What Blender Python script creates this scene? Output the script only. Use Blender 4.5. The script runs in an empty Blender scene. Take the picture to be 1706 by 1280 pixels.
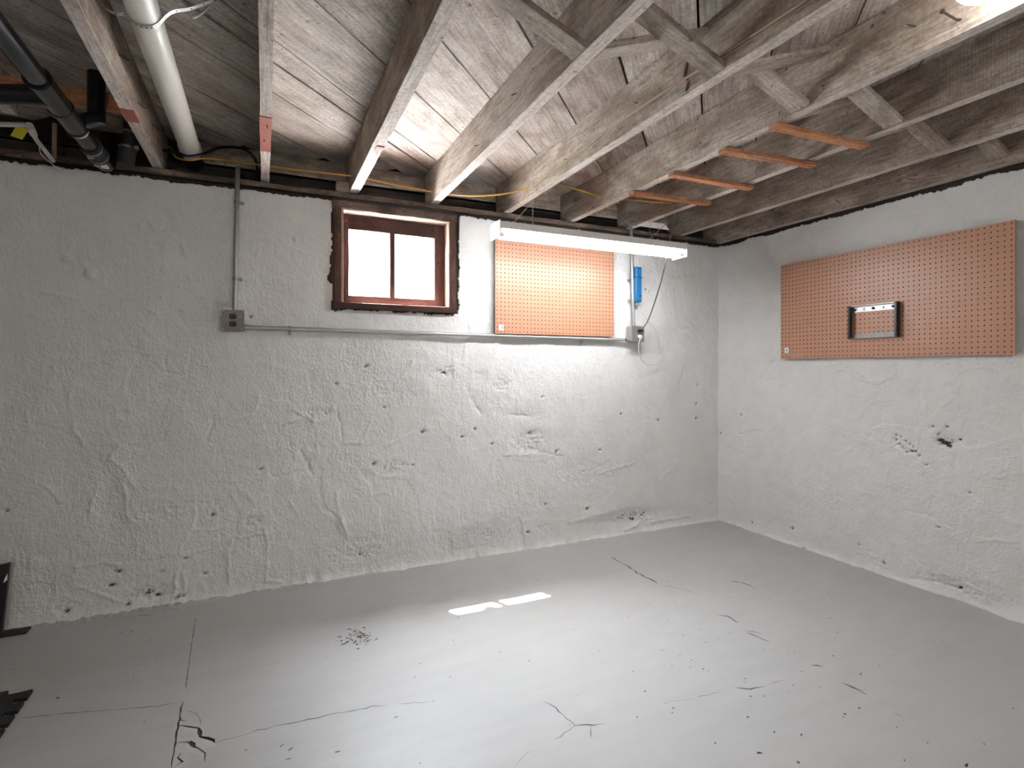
import bpy, math, random
import numpy as np
from math import sin, cos, pi, sqrt, atan2, exp
from mathutils import Vector, Matrix, noise, geometry
random.seed(7)
COL = bpy.context.scene.collection
SC = bpy.context.scene

# ------------------------------------------------------------------ survey of the place
F, HY, EYE = 904.0, 612.0, 1.143           # focal length and horizon of the 1706x1280 photograph, eye height
TH = math.atan(413 / 904)
S_, C_ = sin(TH), cos(TH)
def ray(px, py):
    u = (px - 853) / F
    return (S_ + u * C_, C_ - u * S_, (HY - py) / F)
def onz(px, py, z):
    a = ray(px, py); t = (z - EYE) / a[2]; return Vector((a[0]*t, a[1]*t, z))
def onx(px, py, x):
    a = ray(px, py); t = x / a[0]; return Vector((x, a[1]*t, a[2]*t + EYE))
def ony(px, py, y):
    a = ray(px, py); t = y / a[1]; return Vector((a[0]*t, y, a[2]*t + EYE))

WY, WX = 3.07, 3.11                        # faces of the back wall and right wall
JB, DK = 2.10, 2.30                        # joist bottoms, deck underside
LX, RY = -3.2, -2.6                        # left wall, rear wall

# ------------------------------------------------------------------ materials
class NT:
    def __init__(s, name):
        s.m = bpy.data.materials.new(name); s.m.use_nodes = True
        s.t = s.m.node_tree; s.t.nodes.clear()
        s.out = s.n('ShaderNodeOutputMaterial')
        s.tc = s.n('ShaderNodeTexCoord')
    def n(s, kind, **kw):
        x = s.t.nodes.new(kind)
        for k, v in kw.items(): setattr(x, k, v)
        return x
    def l(s, a, b): s.t.links.new(a, b)
    def val(s, sock, v):
        if hasattr(v, 'is_output') or isinstance(v, bpy.types.NodeSocket): s.l(v, sock)
        else: sock.default_value = v
    def math(s, op, a, b=0.0, clamp=False):
        x = s.n('ShaderNodeMath', operation=op); x.use_clamp = clamp
        s.val(x.inputs[0], a); s.val(x.inputs[1], b); return x.outputs[0]
    def mapp(s, vec, scale=(1,1,1), loc=(0,0,0)):
        x = s.n('ShaderNodeMapping'); s.l(vec, x.inputs[0])
        s.val(x.inputs['Scale'], scale); s.val(x.inputs['Location'], loc); return x.outputs[0]
    def noise(s, vec, scale, detail=4, rough=.55, dist=0):
        x = s.n('ShaderNodeTexNoise'); s.l(vec, x.inputs['Vector'])
        x.inputs['Scale'].default_value = scale; x.inputs['Detail'].default_value = detail
        x.inputs['Roughness'].default_value = rough; x.inputs['Distortion'].default_value = dist
        return x.outputs['Fac']
    def ramp(s, fac, stops):
        x = s.n('ShaderNodeValToRGB'); s.l(fac, x.inputs[0]); e = x.color_ramp.elements
        while len(e) < len(stops): e.new(.5)
        for i, (p, c) in enumerate(stops):
            e[i].position = p; e[i].color = (c if len(c) == 4 else (*c, 1)) if isinstance(c, tuple) else (c, c, c, 1)
        return x.outputs[0]
    def mix(s, fac, a, b, bt='MIX'):
        x = s.n('ShaderNodeMix', data_type='RGBA', blend_type=bt)
        s.val(x.inputs[0], fac)
        for i, v in ((6, a), (7, b)):
            if isinstance(v, tuple): v = v if len(v) == 4 else (*v, 1)
            s.val(x.inputs[i], v)
        return x.outputs[2]
    def bump(s, h, strength=.3, dist=.01, normal=None):
        x = s.n('ShaderNodeBump'); s.val(x.inputs['Height'], h)
        x.inputs['Strength'].default_value = strength; x.inputs['Distance'].default_value = dist
        if normal is not None: s.l(normal, x.inputs['Normal'])
        return x.outputs[0]
    def bsdf(s, color, rough=.6, metal=0, normal=None, spec=.5, **kw):
        b = s.n('ShaderNodeBsdfPrincipled')
        if isinstance(color, tuple) and len(color) == 3: color = (*color, 1)
        s.val(b.inputs['Base Color'], color); s.val(b.inputs['Roughness'], rough); s.val(b.inputs['Metallic'], metal)
        b.inputs['Specular IOR Level'].default_value = spec
        if normal is not None: s.l(normal, b.inputs['Normal'])
        for k, v in kw.items(): s.val(b.inputs[k], v)
        s.l(b.outputs[0], s.out.inputs[0]); return b

def m_plain(name, col, rough=.5, metal=0, bump=0, bs=60, var=.12, spec=.5):
    t = NT(name); v = t.tc.outputs['Object']
    n = t.noise(v, 25, 5)
    c = t.mix(n, tuple(x*(1-var) for x in col), tuple(min(1, x*(1+var)) for x in col))
    nr = t.bump(t.noise(v, bs, 4), bump, .003) if bump else None
    t.bsdf(c, rough, metal, nr, spec); return t.m

def m_plaster():
    t = NT('plaster_paint'); v = t.tc.outputs['Object']
    big = t.noise(v, 1.6, 4)
    col = t.mix(big, (.71, .71, .705), (.79, .79, .785))
    mott = t.ramp(t.noise(v, 9, 6, .6), [(.3, .93), (.62, 1.0)])
    col = t.mix(1.0, col, mott, 'MULTIPLY')
    at = t.n('ShaderNodeAttribute', attribute_name='pit').outputs['Fac']
    spk = t.ramp(t.noise(v, 55, 2, .5), [(.73, 0.0), (.77, .55)])
    reg = t.ramp(t.noise(v, 2.2, 3, .6), [(.5, 0.0), (.64, 1.0)])
    spk = t.math('MULTIPLY', spk, reg)
    col = t.mix(spk, col, (.22, .21, .20))
    col = t.mix(at, col, (.045, .042, .04))
    fine = t.noise(v, 75, 3, .55)
    mid = t.noise(v, 20, 5, .6, .6)
    # trowel and brush strokes
    st = t.noise(t.mapp(v, (14, 14, 3)), 2.5, 4, .6, 1.5)
    n1 = t.bump(mid, .34, .016)
    n2 = t.bump(st, .25, .014, n1)
    n3 = t.bump(fine, .6, .006, n2)
    t.bsdf(col, .55, 0, n3, .35); return t.m

def m_floor():
    t = NT('floor_paint'); v = t.tc.outputs['Object']
    big = t.noise(v, .9, 4, .6)
    col = t.mix(big, (.40, .40, .40), (.46, .46, .457))
    smear = t.noise(t.mapp(v, (1.5, 6, 1)), 2.2, 5, .6)
    col = t.mix(1.0, col, t.ramp(smear, [(.3, .95), (.7, 1.03)]), 'MULTIPLY')
    spots = t.ramp(t.noise(v, 38, 2, .5), [(.745, 0.0), (.78, .5)])
    reg = t.ramp(t.noise(t.mapp(v, (1, 1, 1), (4, 1, 0)), 1.6, 2), [(.48, 0.0), (.6, 1.0)])
    col = t.mix(t.math('MULTIPLY', spots, reg), col, (.2, .2, .19))
    n1 = t.bump(t.noise(v, 4, 4, .5), .10, .02)
    n2 = t.bump(t.noise(v, 45, 3, .5), .10, .003, n1)
    t.bsdf(col, t.ramp(t.noise(v, 6, 4), [(.3, .34), (.7, .46)]), 0, n2, .45); return t.m

def m_wood(name, dark, mid, pale, rand=True, gs=1.0, rough=.75, saw=.5, pk=.5, knots=True):
    t = NT(name); v = t.tc.outputs['Object']
    if rand:
        r = t.n('ShaderNodeObjectInfo').outputs['Random']
        off = t.n('ShaderNodeCombineXYZ')
        for i, k in enumerate((37.0, 91.0, 53.0)): t.l(t.math('MULTIPLY', r, k), off.inputs[i])
        va = t.n('ShaderNodeVectorMath', operation='ADD'); t.l(v, va.inputs[0]); t.l(off.outputs[0], va.inputs[1]); v = va.outputs[0]
        tone = r
    else:
        tone = t.n('ShaderNodeAttribute', attribute_name='tone').outputs['Fac']
    g1 = t.noise(t.mapp(v, (2.2*gs, 18*gs, 18*gs)), 1.6, 8, .68, 1.2)
    g2 = t.noise(t.mapp(v, (5*gs, 120*gs, 120*gs)), 1.4, 3, .6)
    blotch = t.noise(t.mapp(v, (2.4, 5, 5)), 1.5, 9, .68, .6)
    k = t.math('ADD', t.math('MULTIPLY', blotch, 1.25), t.math('MULTIPLY', g1, .5))
    k = t.math('ADD', k, t.math('MULTIPLY', tone, .22))
    k = t.math('SUBTRACT', k, .98 - pk + .0)
    col = t.ramp(k, [(.12, dark), (.4, mid), (.66, pale)])
    col = t.mix(1.0, col, t.ramp(g2, [(.3, .62), (.58, 1.06)]), 'MULTIPLY')
    # pinkish brown bleed stains
    st = t.ramp(t.noise(t.mapp(v, (2, 6, 6), (9, 3, 0)), 1.3, 4, .6), [(.60, 0.0), (.74, .5)])
    col = t.mix(st, col, tuple(x*.9 for x in (mid[0]*1.12, mid[1]*.86, mid[2]*.78)))
    if saw > 0:
        w = t.n('ShaderNodeTexWave', wave_type='BANDS', bands_direction='X')
        t.l(v, w.inputs[0]); w.inputs['Scale'].default_value = 28; w.inputs['Distortion'].default_value = 3.0
        w.inputs['Detail'].default_value = 3; w.inputs['Detail Scale'].default_value = .8
        reg = t.ramp(t.noise(t.mapp(v, (1, 3.5, 3.5), (1, 7, 2)), 1.1, 2), [(.50, 0.0), (.6, 1.0)])
        wv = t.math('MULTIPLY', t.math('SUBTRACT', 1.0, w.outputs['Fac']), reg)
        col = t.mix(t.math('MULTIPLY', wv, saw*.55), col, dark)
    if knots:
        vo = t.n('ShaderNodeTexVoronoi', feature='F1'); t.l(t.mapp(v, (2.2, 6.5, 6.5)), vo.inputs['Vector']); vo.inputs['Scale'].default_value = 1.0
        kn = t.ramp(vo.outputs['Distance'], [(.05, 1.0), (.12, 0.0)])
        col = t.mix(t.math('MULTIPLY', kn, .6), col, tuple(x*.5 for x in dark))
    fz = t.noise(v, 70, 5, .65); col = t.mix(1.0, col, t.ramp(fz, [(.32, .72), (.6, 1.06)]), 'MULTIPLY')
    spk = t.ramp(t.noise(v, 42, 3, .6), [(.66, 0.0), (.71, .8)])
    col = t.mix(spk, col, tuple(x*.5 for x in dark))
    n1 = t.bump(g2, .35, .0015); n2 = t.bump(g1, .25, .004, n1)
    t.bsdf(col, rough, 0, n2, .25); return t.m

def m_emit(name, col, s):
    t = NT(name); e = t.n('ShaderNodeEmission'); e.inputs[0].default_value = (*col, 1); e.inputs[1].default_value = s
    t.l(e.outputs[0], t.out.inputs[0]); return t.m

def m_glass():
    t = NT('dusty_glass'); v = t.tc.outputs['Object']
    tr = t.n('ShaderNodeBsdfTransparent'); tr.inputs[0].default_value = (.93, .95, .96, 1)
    tl = t.n('ShaderNodeBsdfTranslucent'); tl.inputs[0].default_value = (.85, .86, .87, 1)
    gl = t.n('ShaderNodeBsdfGlossy'); gl.inputs['Roughness'].default_value = .08
    dirt = t.ramp(t.noise(t.mapp(v, (6, 6, 2)), 3, 6, .65), [(.3, .07), (.7, .2)])
    m1 = t.n('ShaderNodeMixShader'); t.l(dirt, m1.inputs[0]); t.l(tr.outputs[0], m1.inputs[1]); t.l(tl.outputs[0], m1.inputs[2])
    m2 = t.n('ShaderNodeMixShader'); m2.inputs[0].default_value = .05; t.l(m1.outputs[0], m2.inputs[1]); t.l(gl.outputs[0], m2.inputs[2])
    t.l(m2.outputs[0], t.out.inputs[0]); return t.m

def m_globe(nm, GLOBE):
    t = NT(nm); b = t.bsdf((.9, .93, .93), .25, 0, None, .5)
    b.inputs['Emission Color'].default_value = (1, .96, .9, 1); b.inputs['Emission Strength'].default_value = GLOBE; return t.m

TUBE, GLOBE = 14.5, 5.0
M = dict(
    plaster=m_plaster(), floor=m_floor(),
    slab=m_plain('bare_concrete', (.10, .098, .093), .9, 0, .5, 50),
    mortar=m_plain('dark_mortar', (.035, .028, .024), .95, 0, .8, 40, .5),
    roomwall=m_plain('painted_wall', (.5, .5, .49), .7, 0, .2, 30, .05),
    joist=m_wood('joist_wood', (.185, .13, .098), (.36, .29, .238), (.60, .53, .47), pk=.45),
    under=m_wood('bounce_whitewash_wood', (.27, .215, .18), (.54, .47, .415), (.70, .63, .575), saw=0, pk=.56),  # joist undersides: floor bounce put into the colour, along with some whitewash
    deck=m_wood('deck_board_wood', (.20, .15, .125), (.44, .37, .325), (.66, .60, .55), rand=False, pk=.42, gs=.7, saw=.5, knots=False),
    strut=m_wood('strut_wood', (.24, .19, .15), (.44, .375, .32), (.60, .54, .48), saw=0, pk=.38, gs=1.6),
    sill=m_wood('sill_wood', (.045, .032, .026), (.16, .115, .09), (.38, .31, .265), saw=0, pk=.22),
    fresh=m_wood('fresh_wood', (.40, .17, .085), (.60, .27, .14), (.70, .37, .21), saw=0, pk=.3, gs=1.6, knots=False),
    old=m_wood('old_dark_wood', (.04, .03, .024), (.12, .085, .066), (.24, .19, .155), saw=0, pk=.2),
    sash=m_wood('red_stained_wood', (.035, .013, .011), (.085, .034, .028), (.14, .065, .055), saw=0, pk=.25, rough=.5),
    casing=m_wood('casing_wood', (.06, .028, .02), (.15, .075, .052), (.25, .145, .105), saw=0, pk=.22),
    reveal=m_wood('raw_jamb_wood', (.26, .16, .12), (.38, .26, .21), (.50, .38, .32), saw=0, pk=.35),
    dark=m_plain('dark_gap', (.012, .01, .009), .95),
    peg=m_plain('hardboard', (.50, .26, .165), .36, 0, .04, 200, .05, .5),
    pegedge=m_plain('hardboard_edge', (.30, .15, .08), .7),
    galv=m_plain('galvanised_steel', (.42, .43, .42), .42, .75, .1, 80, .15),
    galvpaint=m_plain('dull_grey_steel', (.33, .34, .33), .5, .5, .1, 80, .15),
    boxcover=m_plain('bronze_grey_cover', (.17, .15, .13), .45, .5, .05, 90),
    black=m_plain('black_plastic', (.012, .012, .013), .3, 0, .05, 60),
    abs=m_plain('black_pipe_plastic', (.008, .008, .009), .22, 0, .03, 30, .3),
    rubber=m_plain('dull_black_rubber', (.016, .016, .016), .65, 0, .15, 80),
    pvc=m_plain('white_pipe_plastic', (.66, .63, .58), .38, 0, .04, 30, .06),
    white=m_plain('white_enamel', (.80, .80, .79), .35, 0, 0, 30, .03),
    whitecord=m_plain('white_cord', (.62, .62, .60), .5),
    greycord=m_plain('grey_cord', (.10, .10, .10), .5),
    blue=m_plain('blue_plastic', (.012, .17, .42), .35, 0, 0, 30, .08),
    yellow=m_plain('yellow_cable_jacket', (.62, .36, .07), .45),
    tag=m_plain('yellow_tag', (.55, .46, .03), .5),
    brown=m_plain('brown_cable', (.36, .26, .18), .6),
    redpaint=m_plain('brick_red_paint', (.30, .09, .06), .75, 0, .2, 60, .25),
    chrome=m_plain('bright_steel', (.42, .42, .45), .36, 1.0, 0, 50, .05),
    rust=m_plain('rusty_steel', (.07, .045, .035), .7, .3),
    foam=m_plain('black_foam', (.018, .018, .018), .85, 0, .5, 140),
    paper=m_plain('white_label', (.75, .75, .72), .6),
    outside=m_plain('pale_render', (.75, .75, .73), .8, 0, .1, 20, .05),
    ground=m_plain('pale_gravel', (.45, .44, .42), .9, 0, .4, 60, .15),
    tube=m_emit('glowing_tube', (.985, .985, 1.0), TUBE),
    glass=m_glass(), globe=m_globe('milk_glass', GLOBE), globe_fill=m_globe('milk_glass_fill', 80.0),
)

# ------------------------------------------------------------------ mesh helpers
class MB:
    def __init__(s): s.v = []; s.f = []; s.mi = []
    def add(s, vs, fs, mi=0):
        b = len(s.v); s.v += [Vector(x) for x in vs]
        s.f += [tuple(i + b for i in f) for f in fs]; s.mi += [mi]*len(fs)
    def box(s, x0, y0, z0, x1, y1, z1, mi=0):
        v = [(x0,y0,z0),(x1,y0,z0),(x1,y1,z0),(x0,y1,z0),(x0,y0,z1),(x1,y0,z1),(x1,y1,z1),(x0,y1,z1)]
        s.add(v, [(3,2,1,0),(4,5,6,7),(0,1,5,4),(1,2,6,5),(2,3,7,6),(3,0,4,7)], mi)
    def tube(s, pts, r, n=10, mi=0, cap=True, smooth=0):
        pts = [Vector(p) for p in pts]
        if smooth: pts = spline(pts, smooth)
        rs = r if isinstance(r, (list, tuple)) else [r]*len(pts)
        if len(rs) != len(pts): rs = [rs[0]]*len(pts)
        T = [(pts[min(i+1, len(pts)-1)] - pts[max(i-1, 0)]).normalized() for i in range(len(pts))]
        up = Vector((0,0,1)) if abs(T[0].z) < .9 else Vector((1,0,0))
        N = (up - T[0]*up.dot(T[0])).normalized(); vs = []
        for i, p in enumerate(pts):
            N = (N - T[i]*N.dot(T[i])).normalized(); B = T[i].cross(N)
            for k in range(n):
                a = 2*pi*k/n; vs.append(p + (N*cos(a) + B*sin(a))*rs[i])
        fs = [(i*n+k, i*n+(k+1) % n, (i+1)*n+(k+1) % n, (i+1)*n+k) for i in range(len(pts)-1) for k in range(n)]
        if cap: fs += [tuple(range(n))[::-1], tuple(range((len(pts)-1)*n, len(pts)*n))]
        s.add(vs, fs, mi)
    def lathe(s, c, prof, n=24, axis='z', mi=0):
        c = Vector(c); vs = []
        for r, h in prof:
            for k in range(n):
                a = 2*pi*k/n; x, y = r*cos(a), r*sin(a)
                vs.append(c + (Vector((x, y, h)) if axis == 'z' else Vector((x, -h, y)) if axis == 'y' else Vector((-h, x, y))))
        m = len(prof)
        fs = [(i*n+k, i*n+(k+1) % n, (i+1)*n+(k+1) % n, (i+1)*n+k) for i in range(m-1) for k in range(n)]
        fs += [tuple(range(n))[::-1], tuple(range((m-1)*n, m*n))]
        s.add(vs, fs, mi)
    def prism(s, poly, z0, z1, mi=0):
        n = len(poly); vs = [(x, y, z0) for x, y in poly] + [(x, y, z1) for x, y in poly]
        s.add(vs, [tuple(range(n))[::-1], tuple(range(n, 2*n))] + [(i, (i+1) % n, n+(i+1) % n, n+i) for i in range(n)], mi)
    def ribbon(s, pts, wdir, w, t, mi=0):
        # a strap of width w and thickness t that follows pts; wdir = direction of its width
        wd = Vector(wdir).normalized()*w/2; n = len(pts); vs = []
        for i, p in enumerate(pts):
            p = Vector(p); T = (Vector(pts[min(i+1, n-1)]) - Vector(pts[max(i-1, 0)])).normalized(); nn = T.cross(wd).normalized()*t/2
            vs += [p-wd-nn, p+wd-nn, p+wd+nn, p-wd+nn]
        fs = [(4*i+k, 4*i+(k+1) % 4, 4*i+4+(k+1) % 4, 4*i+4+k) for i in range(n-1) for k in range(4)]
        s.add(vs, fs + [(3,2,1,0), (4*n-4, 4*n-3, 4*n-2, 4*n-1)], mi)
    def build(s, name, mats, parent=None, smooth=False, bevel=0, origin=None):
        if not isinstance(mats, (list, tuple)): mats = [mats]
        if origin is None:
            a = [min(v[i] for v in s.v) for i in range(3)]; b = [max(v[i] for v in s.v) for i in range(3)]
            origin = Vector(((a[0]+b[0])/2, (a[1]+b[1])/2, a[2]))
        origin = Vector(origin)
        me = bpy.data.meshes.new(name); me.from_pydata([v - origin for v in s.v], [], s.f)
        for m in mats: me.materials.append(m)
        if len(mats) > 1: me.polygons.foreach_set('material_index', s.mi)
        me.update()
        o = bpy.data.objects.new(name, me); COL.objects.link(o); o.location = origin
        if smooth: shade(me)
        if bevel:
            bv = o.modifiers.new('bevel', 'BEVEL'); bv.width = bevel; bv.segments = 2; bv.limit_method = 'ANGLE'
        if parent is not None: attach(o, parent)
        return o
def shade(me, ang=40):
    me.polygons.foreach_set('use_smooth', [True]*len(me.polygons))
    try: me.set_sharp_from_angle(angle=math.radians(ang))
    except Exception: pass
def mw(o):
    m = Matrix.LocRotScale(o.location, o.rotation_euler, o.scale)
    return (mw(o.parent) @ o.matrix_parent_inverse @ m) if o.parent else m
def attach(o, p): o.parent = p; o.matrix_parent_inverse = mw(p).inverted()
def spline(p, n):
    out = []
    q = [p[0]*2 - p[1]] + p + [p[-1]*2 - p[-2]]
    for i in range(1, len(q)-2):
        for k in range(n):
            t = k/n
            out.append(.5*((2*q[i]) + (q[i+1]-q[i-1])*t + (2*q[i-1]-5*q[i]+4*q[i+1]-q[i+2])*t*t + (3*q[i]-q[i-1]-3*q[i+1]+q[i+2])*t**3))
    return out + [p[-1]]
def tag(o, label=None, cat=None, group=None, kind=None):
    if label: o['label'] = label
    if cat: o['category'] = cat
    if group: o['group'] = group
    if kind: o['kind'] = kind
    return o
def empty(name, loc, label, cat, group=None):
    o = bpy.data.objects.new(name, None); COL.objects.link(o); o.location = loc; o.empty_display_size = .05
    return tag(o, label, cat, group)
def plank(name, a, b, w, h, mat, parent=None, up=(0,0,1), rough=.0015, seg=.06, bevel=.0015, under=None):
    """board from a to b (centre line), w across, h along `up`; grain runs along local x"""
    a, b = Vector(a), Vector(b); L = (b-a).length; X = (b-a).normalized()
    Z = Vector(up); Z = (Z - X*Z.dot(X)).normalized(); Y = Z.cross(X)
    n = max(2, int(L/seg)); vs = []; sd = Vector((random.random()*50, random.random()*50, 0))
    for i in range(n+1):
        x = -L/2 + L*i/n
        for (sy, sz) in ((-1,-1), (1,-1), (1,1), (-1,1)):
            q = Vector((x, sy*w/2, sz*h/2)); k = noise.noise_vector(Vector((x*4, sy*9, sz*9)) + sd)*rough + noise.noise_vector(Vector((x*25, sy*9, sz*9)) + sd)*rough*.6
            vs.append(q + Vector((k.x*.3, k.y, k.z)))
    fs = [(4*i+k, 4*i+4+k, 4*i+4+(k+1) % 4, 4*i+(k+1) % 4) for i in range(n) for k in range(4)]
    fs += [(0,1,2,3), (4*n+3, 4*n+2, 4*n+1, 4*n)]
    me = bpy.data.meshes.new(name); me.from_pydata(vs, [], fs); me.materials.append(mat); me.update()
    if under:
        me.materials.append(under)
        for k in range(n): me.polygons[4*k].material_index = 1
    o = bpy.data.objects.new(name, me); COL.objects.link(o)
    R = Matrix((X, Y, Z)).transposed(); o.location = (a+b)/2; o.rotation_euler = R.to_euler()
    if bevel:
        bv = o.modifiers.new('bevel', 'BEVEL'); bv.width = bevel; bv.segments = 1; bv.limit_method = 'ANGLE'
    if parent is not None: attach(o, parent)
    return o

# ------------------------------------------------------------------ plaster walls
def fr(p, s, oc=4): return noise.fractal(p*s, 1.0, 2.0, oc)
def segd(U, Z, p, q):
    d = np.array([q[0]-p[0], q[1]-p[1]]); L = float(d @ d) + 1e-9
    t = np.clip(((U-p[0])*d[0] + (Z-p[1])*d[1])/L, 0, 1)
    return np.hypot(U - (p[0]+t*d[0]), Z - (p[1]+t*d[1]))
def plaster(name, P, u0, u1, step, pits, ridges, dents, hole=None, seed=0, rough_spots=()):
    nu = int((u1-u0)/step); nz = int(2.05/step)
    us = np.linspace(u0, u1, nu+1); zs = np.linspace(0, 1, nz+1)
    U = np.repeat(us[:, None], nz+1, 1); Z = np.zeros_like(U); D = np.zeros_like(U)
    top = [2.043 + .015*fr(Vector((u, seed, 3)), 6, 4) + .010*noise.noise(Vector((u*60, seed, 1))) for u in us]
    bot = [-.006 for u in us]
    for i in range(nu+1): Z[i] = bot[i] + zs*(top[i]-bot[i])
    sv = Vector((seed*13.7, seed*5.1, seed*3.3))
    for i in range(nu+1):
        u = us[i]; bl = .55 + .5*noise.noise(Vector((u*5, 1, seed))) + .35*noise.noise(Vector((u*22, 5, seed)))
        for j in range(nz+1):
            z = Z[i, j]; p = Vector((u, z, 0)) + sv
            d = .006*noise.noise(p*1.3) + .0045*noise.fractal(p*5.5, 1.0, 2.0, 4)
            wv = noise.noise_vector(p*3.1)*.16 + noise.noise_vector(p*11)*.03
            q = p + wv
            amp = .5 + .9*max(0, noise.noise(p*1.1 + Vector((7, 7, 7))) + .25)
            d += .0028*amp*(noise.cell(Vector((q.x*4.2, q.y*3.2, 0))) - .5)
            d += .0016*amp*(noise.cell(Vector((q.x*9 + q.y*4, q.y*8 - q.x*3, 5))) - .5)
            d += .034*max(.12, bl)*exp(-max(z, 0)/.017) + .010*bl*exp(-max(z, 0)/.07)
            D[i, j] = d
    pit = np.zeros_like(U)
    for (a, b, r) in pits:
        sx, sz, an = random.uniform(.9, 1.9), random.uniform(.7, 1.0), random.uniform(-.6, .6)
        for i, j in np.argwhere((abs(U-a) < r*5) & (abs(Z-b) < r*5)):
            v = Vector((U[i, j], Z[i, j], seed)); k = noise.noise_vector(v*90)*r*.9
            x, z = v.x-a+k.x, v.y-b+k.y; x, z = x*cos(an)+z*sin(an), z*cos(an)-x*sin(an)
            e = (x/(r*sx))**2 + (z/(r*sz))**2
            D[i, j] -= .013*exp(-e*.7); pit[i, j] = max(pit[i, j], min(1, max(0, 1.7*exp(-e*1.25) - .3)))
    for (a, b, r, h) in dents:
        D += h*np.exp(-(((U-a)/r)**2 + ((Z-b)/r)**2)**2)
    for (pl, h, w) in ridges:
        for p, q in zip(pl[:-1], pl[1:]):
            d0 = segd(U, Z, p, q)
            for i, j in np.argwhere(d0 < .06):
                v = Vector((U[i, j], Z[i, j], seed)); k = noise.noise_vector(v*28)*.008 + noise.noise_vector(v*9)*.012
                d1 = float(segd(np.array(v.x + k.x), np.array(v.y + k.y), p, q))
                D[i, j] += 1.9*h*(.55 + .75*noise.noise(v*16))*exp(-(d1/(w*.85))**2) + .45*h*exp(-(d1/.03)**2)
    for (a, b, ra, rb, h) in rough_spots:
        g = np.exp(-(((U-a)/ra)**2 + ((Z-b)/rb)**2)**2)
        idx = np.argwhere(g > .05)
        for i, j in idx: D[i, j] += 1.7*h*g[i, j]*noise.turbulence(Vector((U[i, j]*55, Z[i, j]*70, seed)), 3, True)
    keep = np.ones((nu, nz), bool)
    if hole:
        x0, z0, x1, z1 = hole
        for i in range(nu):
            for j in range(nz):
                u, z = U[i, j], Z[i, j]
                if x0-.06 < u < x1+.06 and z > z0-.06:
                    e = .012*noise.fractal(Vector((u*14, z*14, 4)), 1.0, 2.0, 3)
                    e2 = .03*exp(-((u-.31)/.05)**2 - ((z-1.62)/.03)**2)
                    if u > x0+e-e2 and u < x1-e+.006 and z > z0+e: keep[i, j] = False
    co = np.zeros((nu+1, nz+1, 3))
    for k in range(3): co[..., k] = P[0][k] + P[1][k]*U + P[2][k]*D
    co[..., 2] += Z
    idx = np.arange((nu+1)*(nz+1)).reshape(nu+1, nz+1)
    q = np.stack([idx[:-1, :-1], idx[1:, :-1], idx[1:, 1:], idx[:-1, 1:]], -1)[keep]
    return co.reshape(-1, 3), q.reshape(-1, 4), pit.reshape(-1)
def mesh_np(name, co, q, mats, pit=None, flip=False):
    used = np.zeros(len(co), bool); used[q.reshape(-1)] = True
    remap = np.cumsum(used)-1; co = co[used]; q = remap[q]
    if flip: q = q[:, ::-1]
    me = bpy.data.meshes.new(name); me.vertices.add(len(co)); me.vertices.foreach_set('co', co.astype(np.float32).reshape(-1))
    me.loops.add(q.size); me.loops.foreach_set('vertex_index', q.reshape(-1).astype(np.int32))
    me.polygons.add(len(q)); me.polygons.foreach_set('loop_start', np.arange(0, q.size, 4, dtype=np.int32))
    me.polygons.foreach_set('loop_total', np.full(len(q), 4, np.int32))
    me.update(calc_edges=True); me.polygons.foreach_set('use_smooth', [True]*len(q))
    for m in mats: me.materials.append(m)
    if pit is not None:
        a = me.attributes.new('pit', 'FLOAT', 'POINT'); a.data.foreach_set('value', pit[used].astype(np.float32))
    me.validate(); return me

def bk(px, py): v = ony(px, py, WY); return (v.x, v.z)
def rt(px, py): v = onx(px, py, WX); return (v.y, v.z)
pits = [(705,719,7),(623,773,7),(791,715,4),(1035,690,4),(1097,700,4),(1161,697,4),(1161,672,3),(880,887,4),(740,621,5),(884,722,6),
        (979,848,4),(909,840,4),(1055,866,4),(196,953,6),(186,976,4),(214,1007,4),(296,996,4),(306,993,3),(269,953,3),(263,993,4),(247,989,4),
        (309,932,3),(110,1020,5),(435,782,4),(354,859,4),(10,852,4),(418,529,3),(688,775,3),(671,774,3),(770,728,3),(927,752,4),
        (342,957,3),(1163,641,3),(640,679,3),(820,740,3),(1000,750,3),(1186,840,3),(903,662,3),(750,612,3),(610,610,3),(560,640,3),(300,520,2.5),(1077,482,4),(1083,486,3)]
PB = [(*bk(a, b), r*.0016 + .002) for a, b, r in pits]
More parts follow.
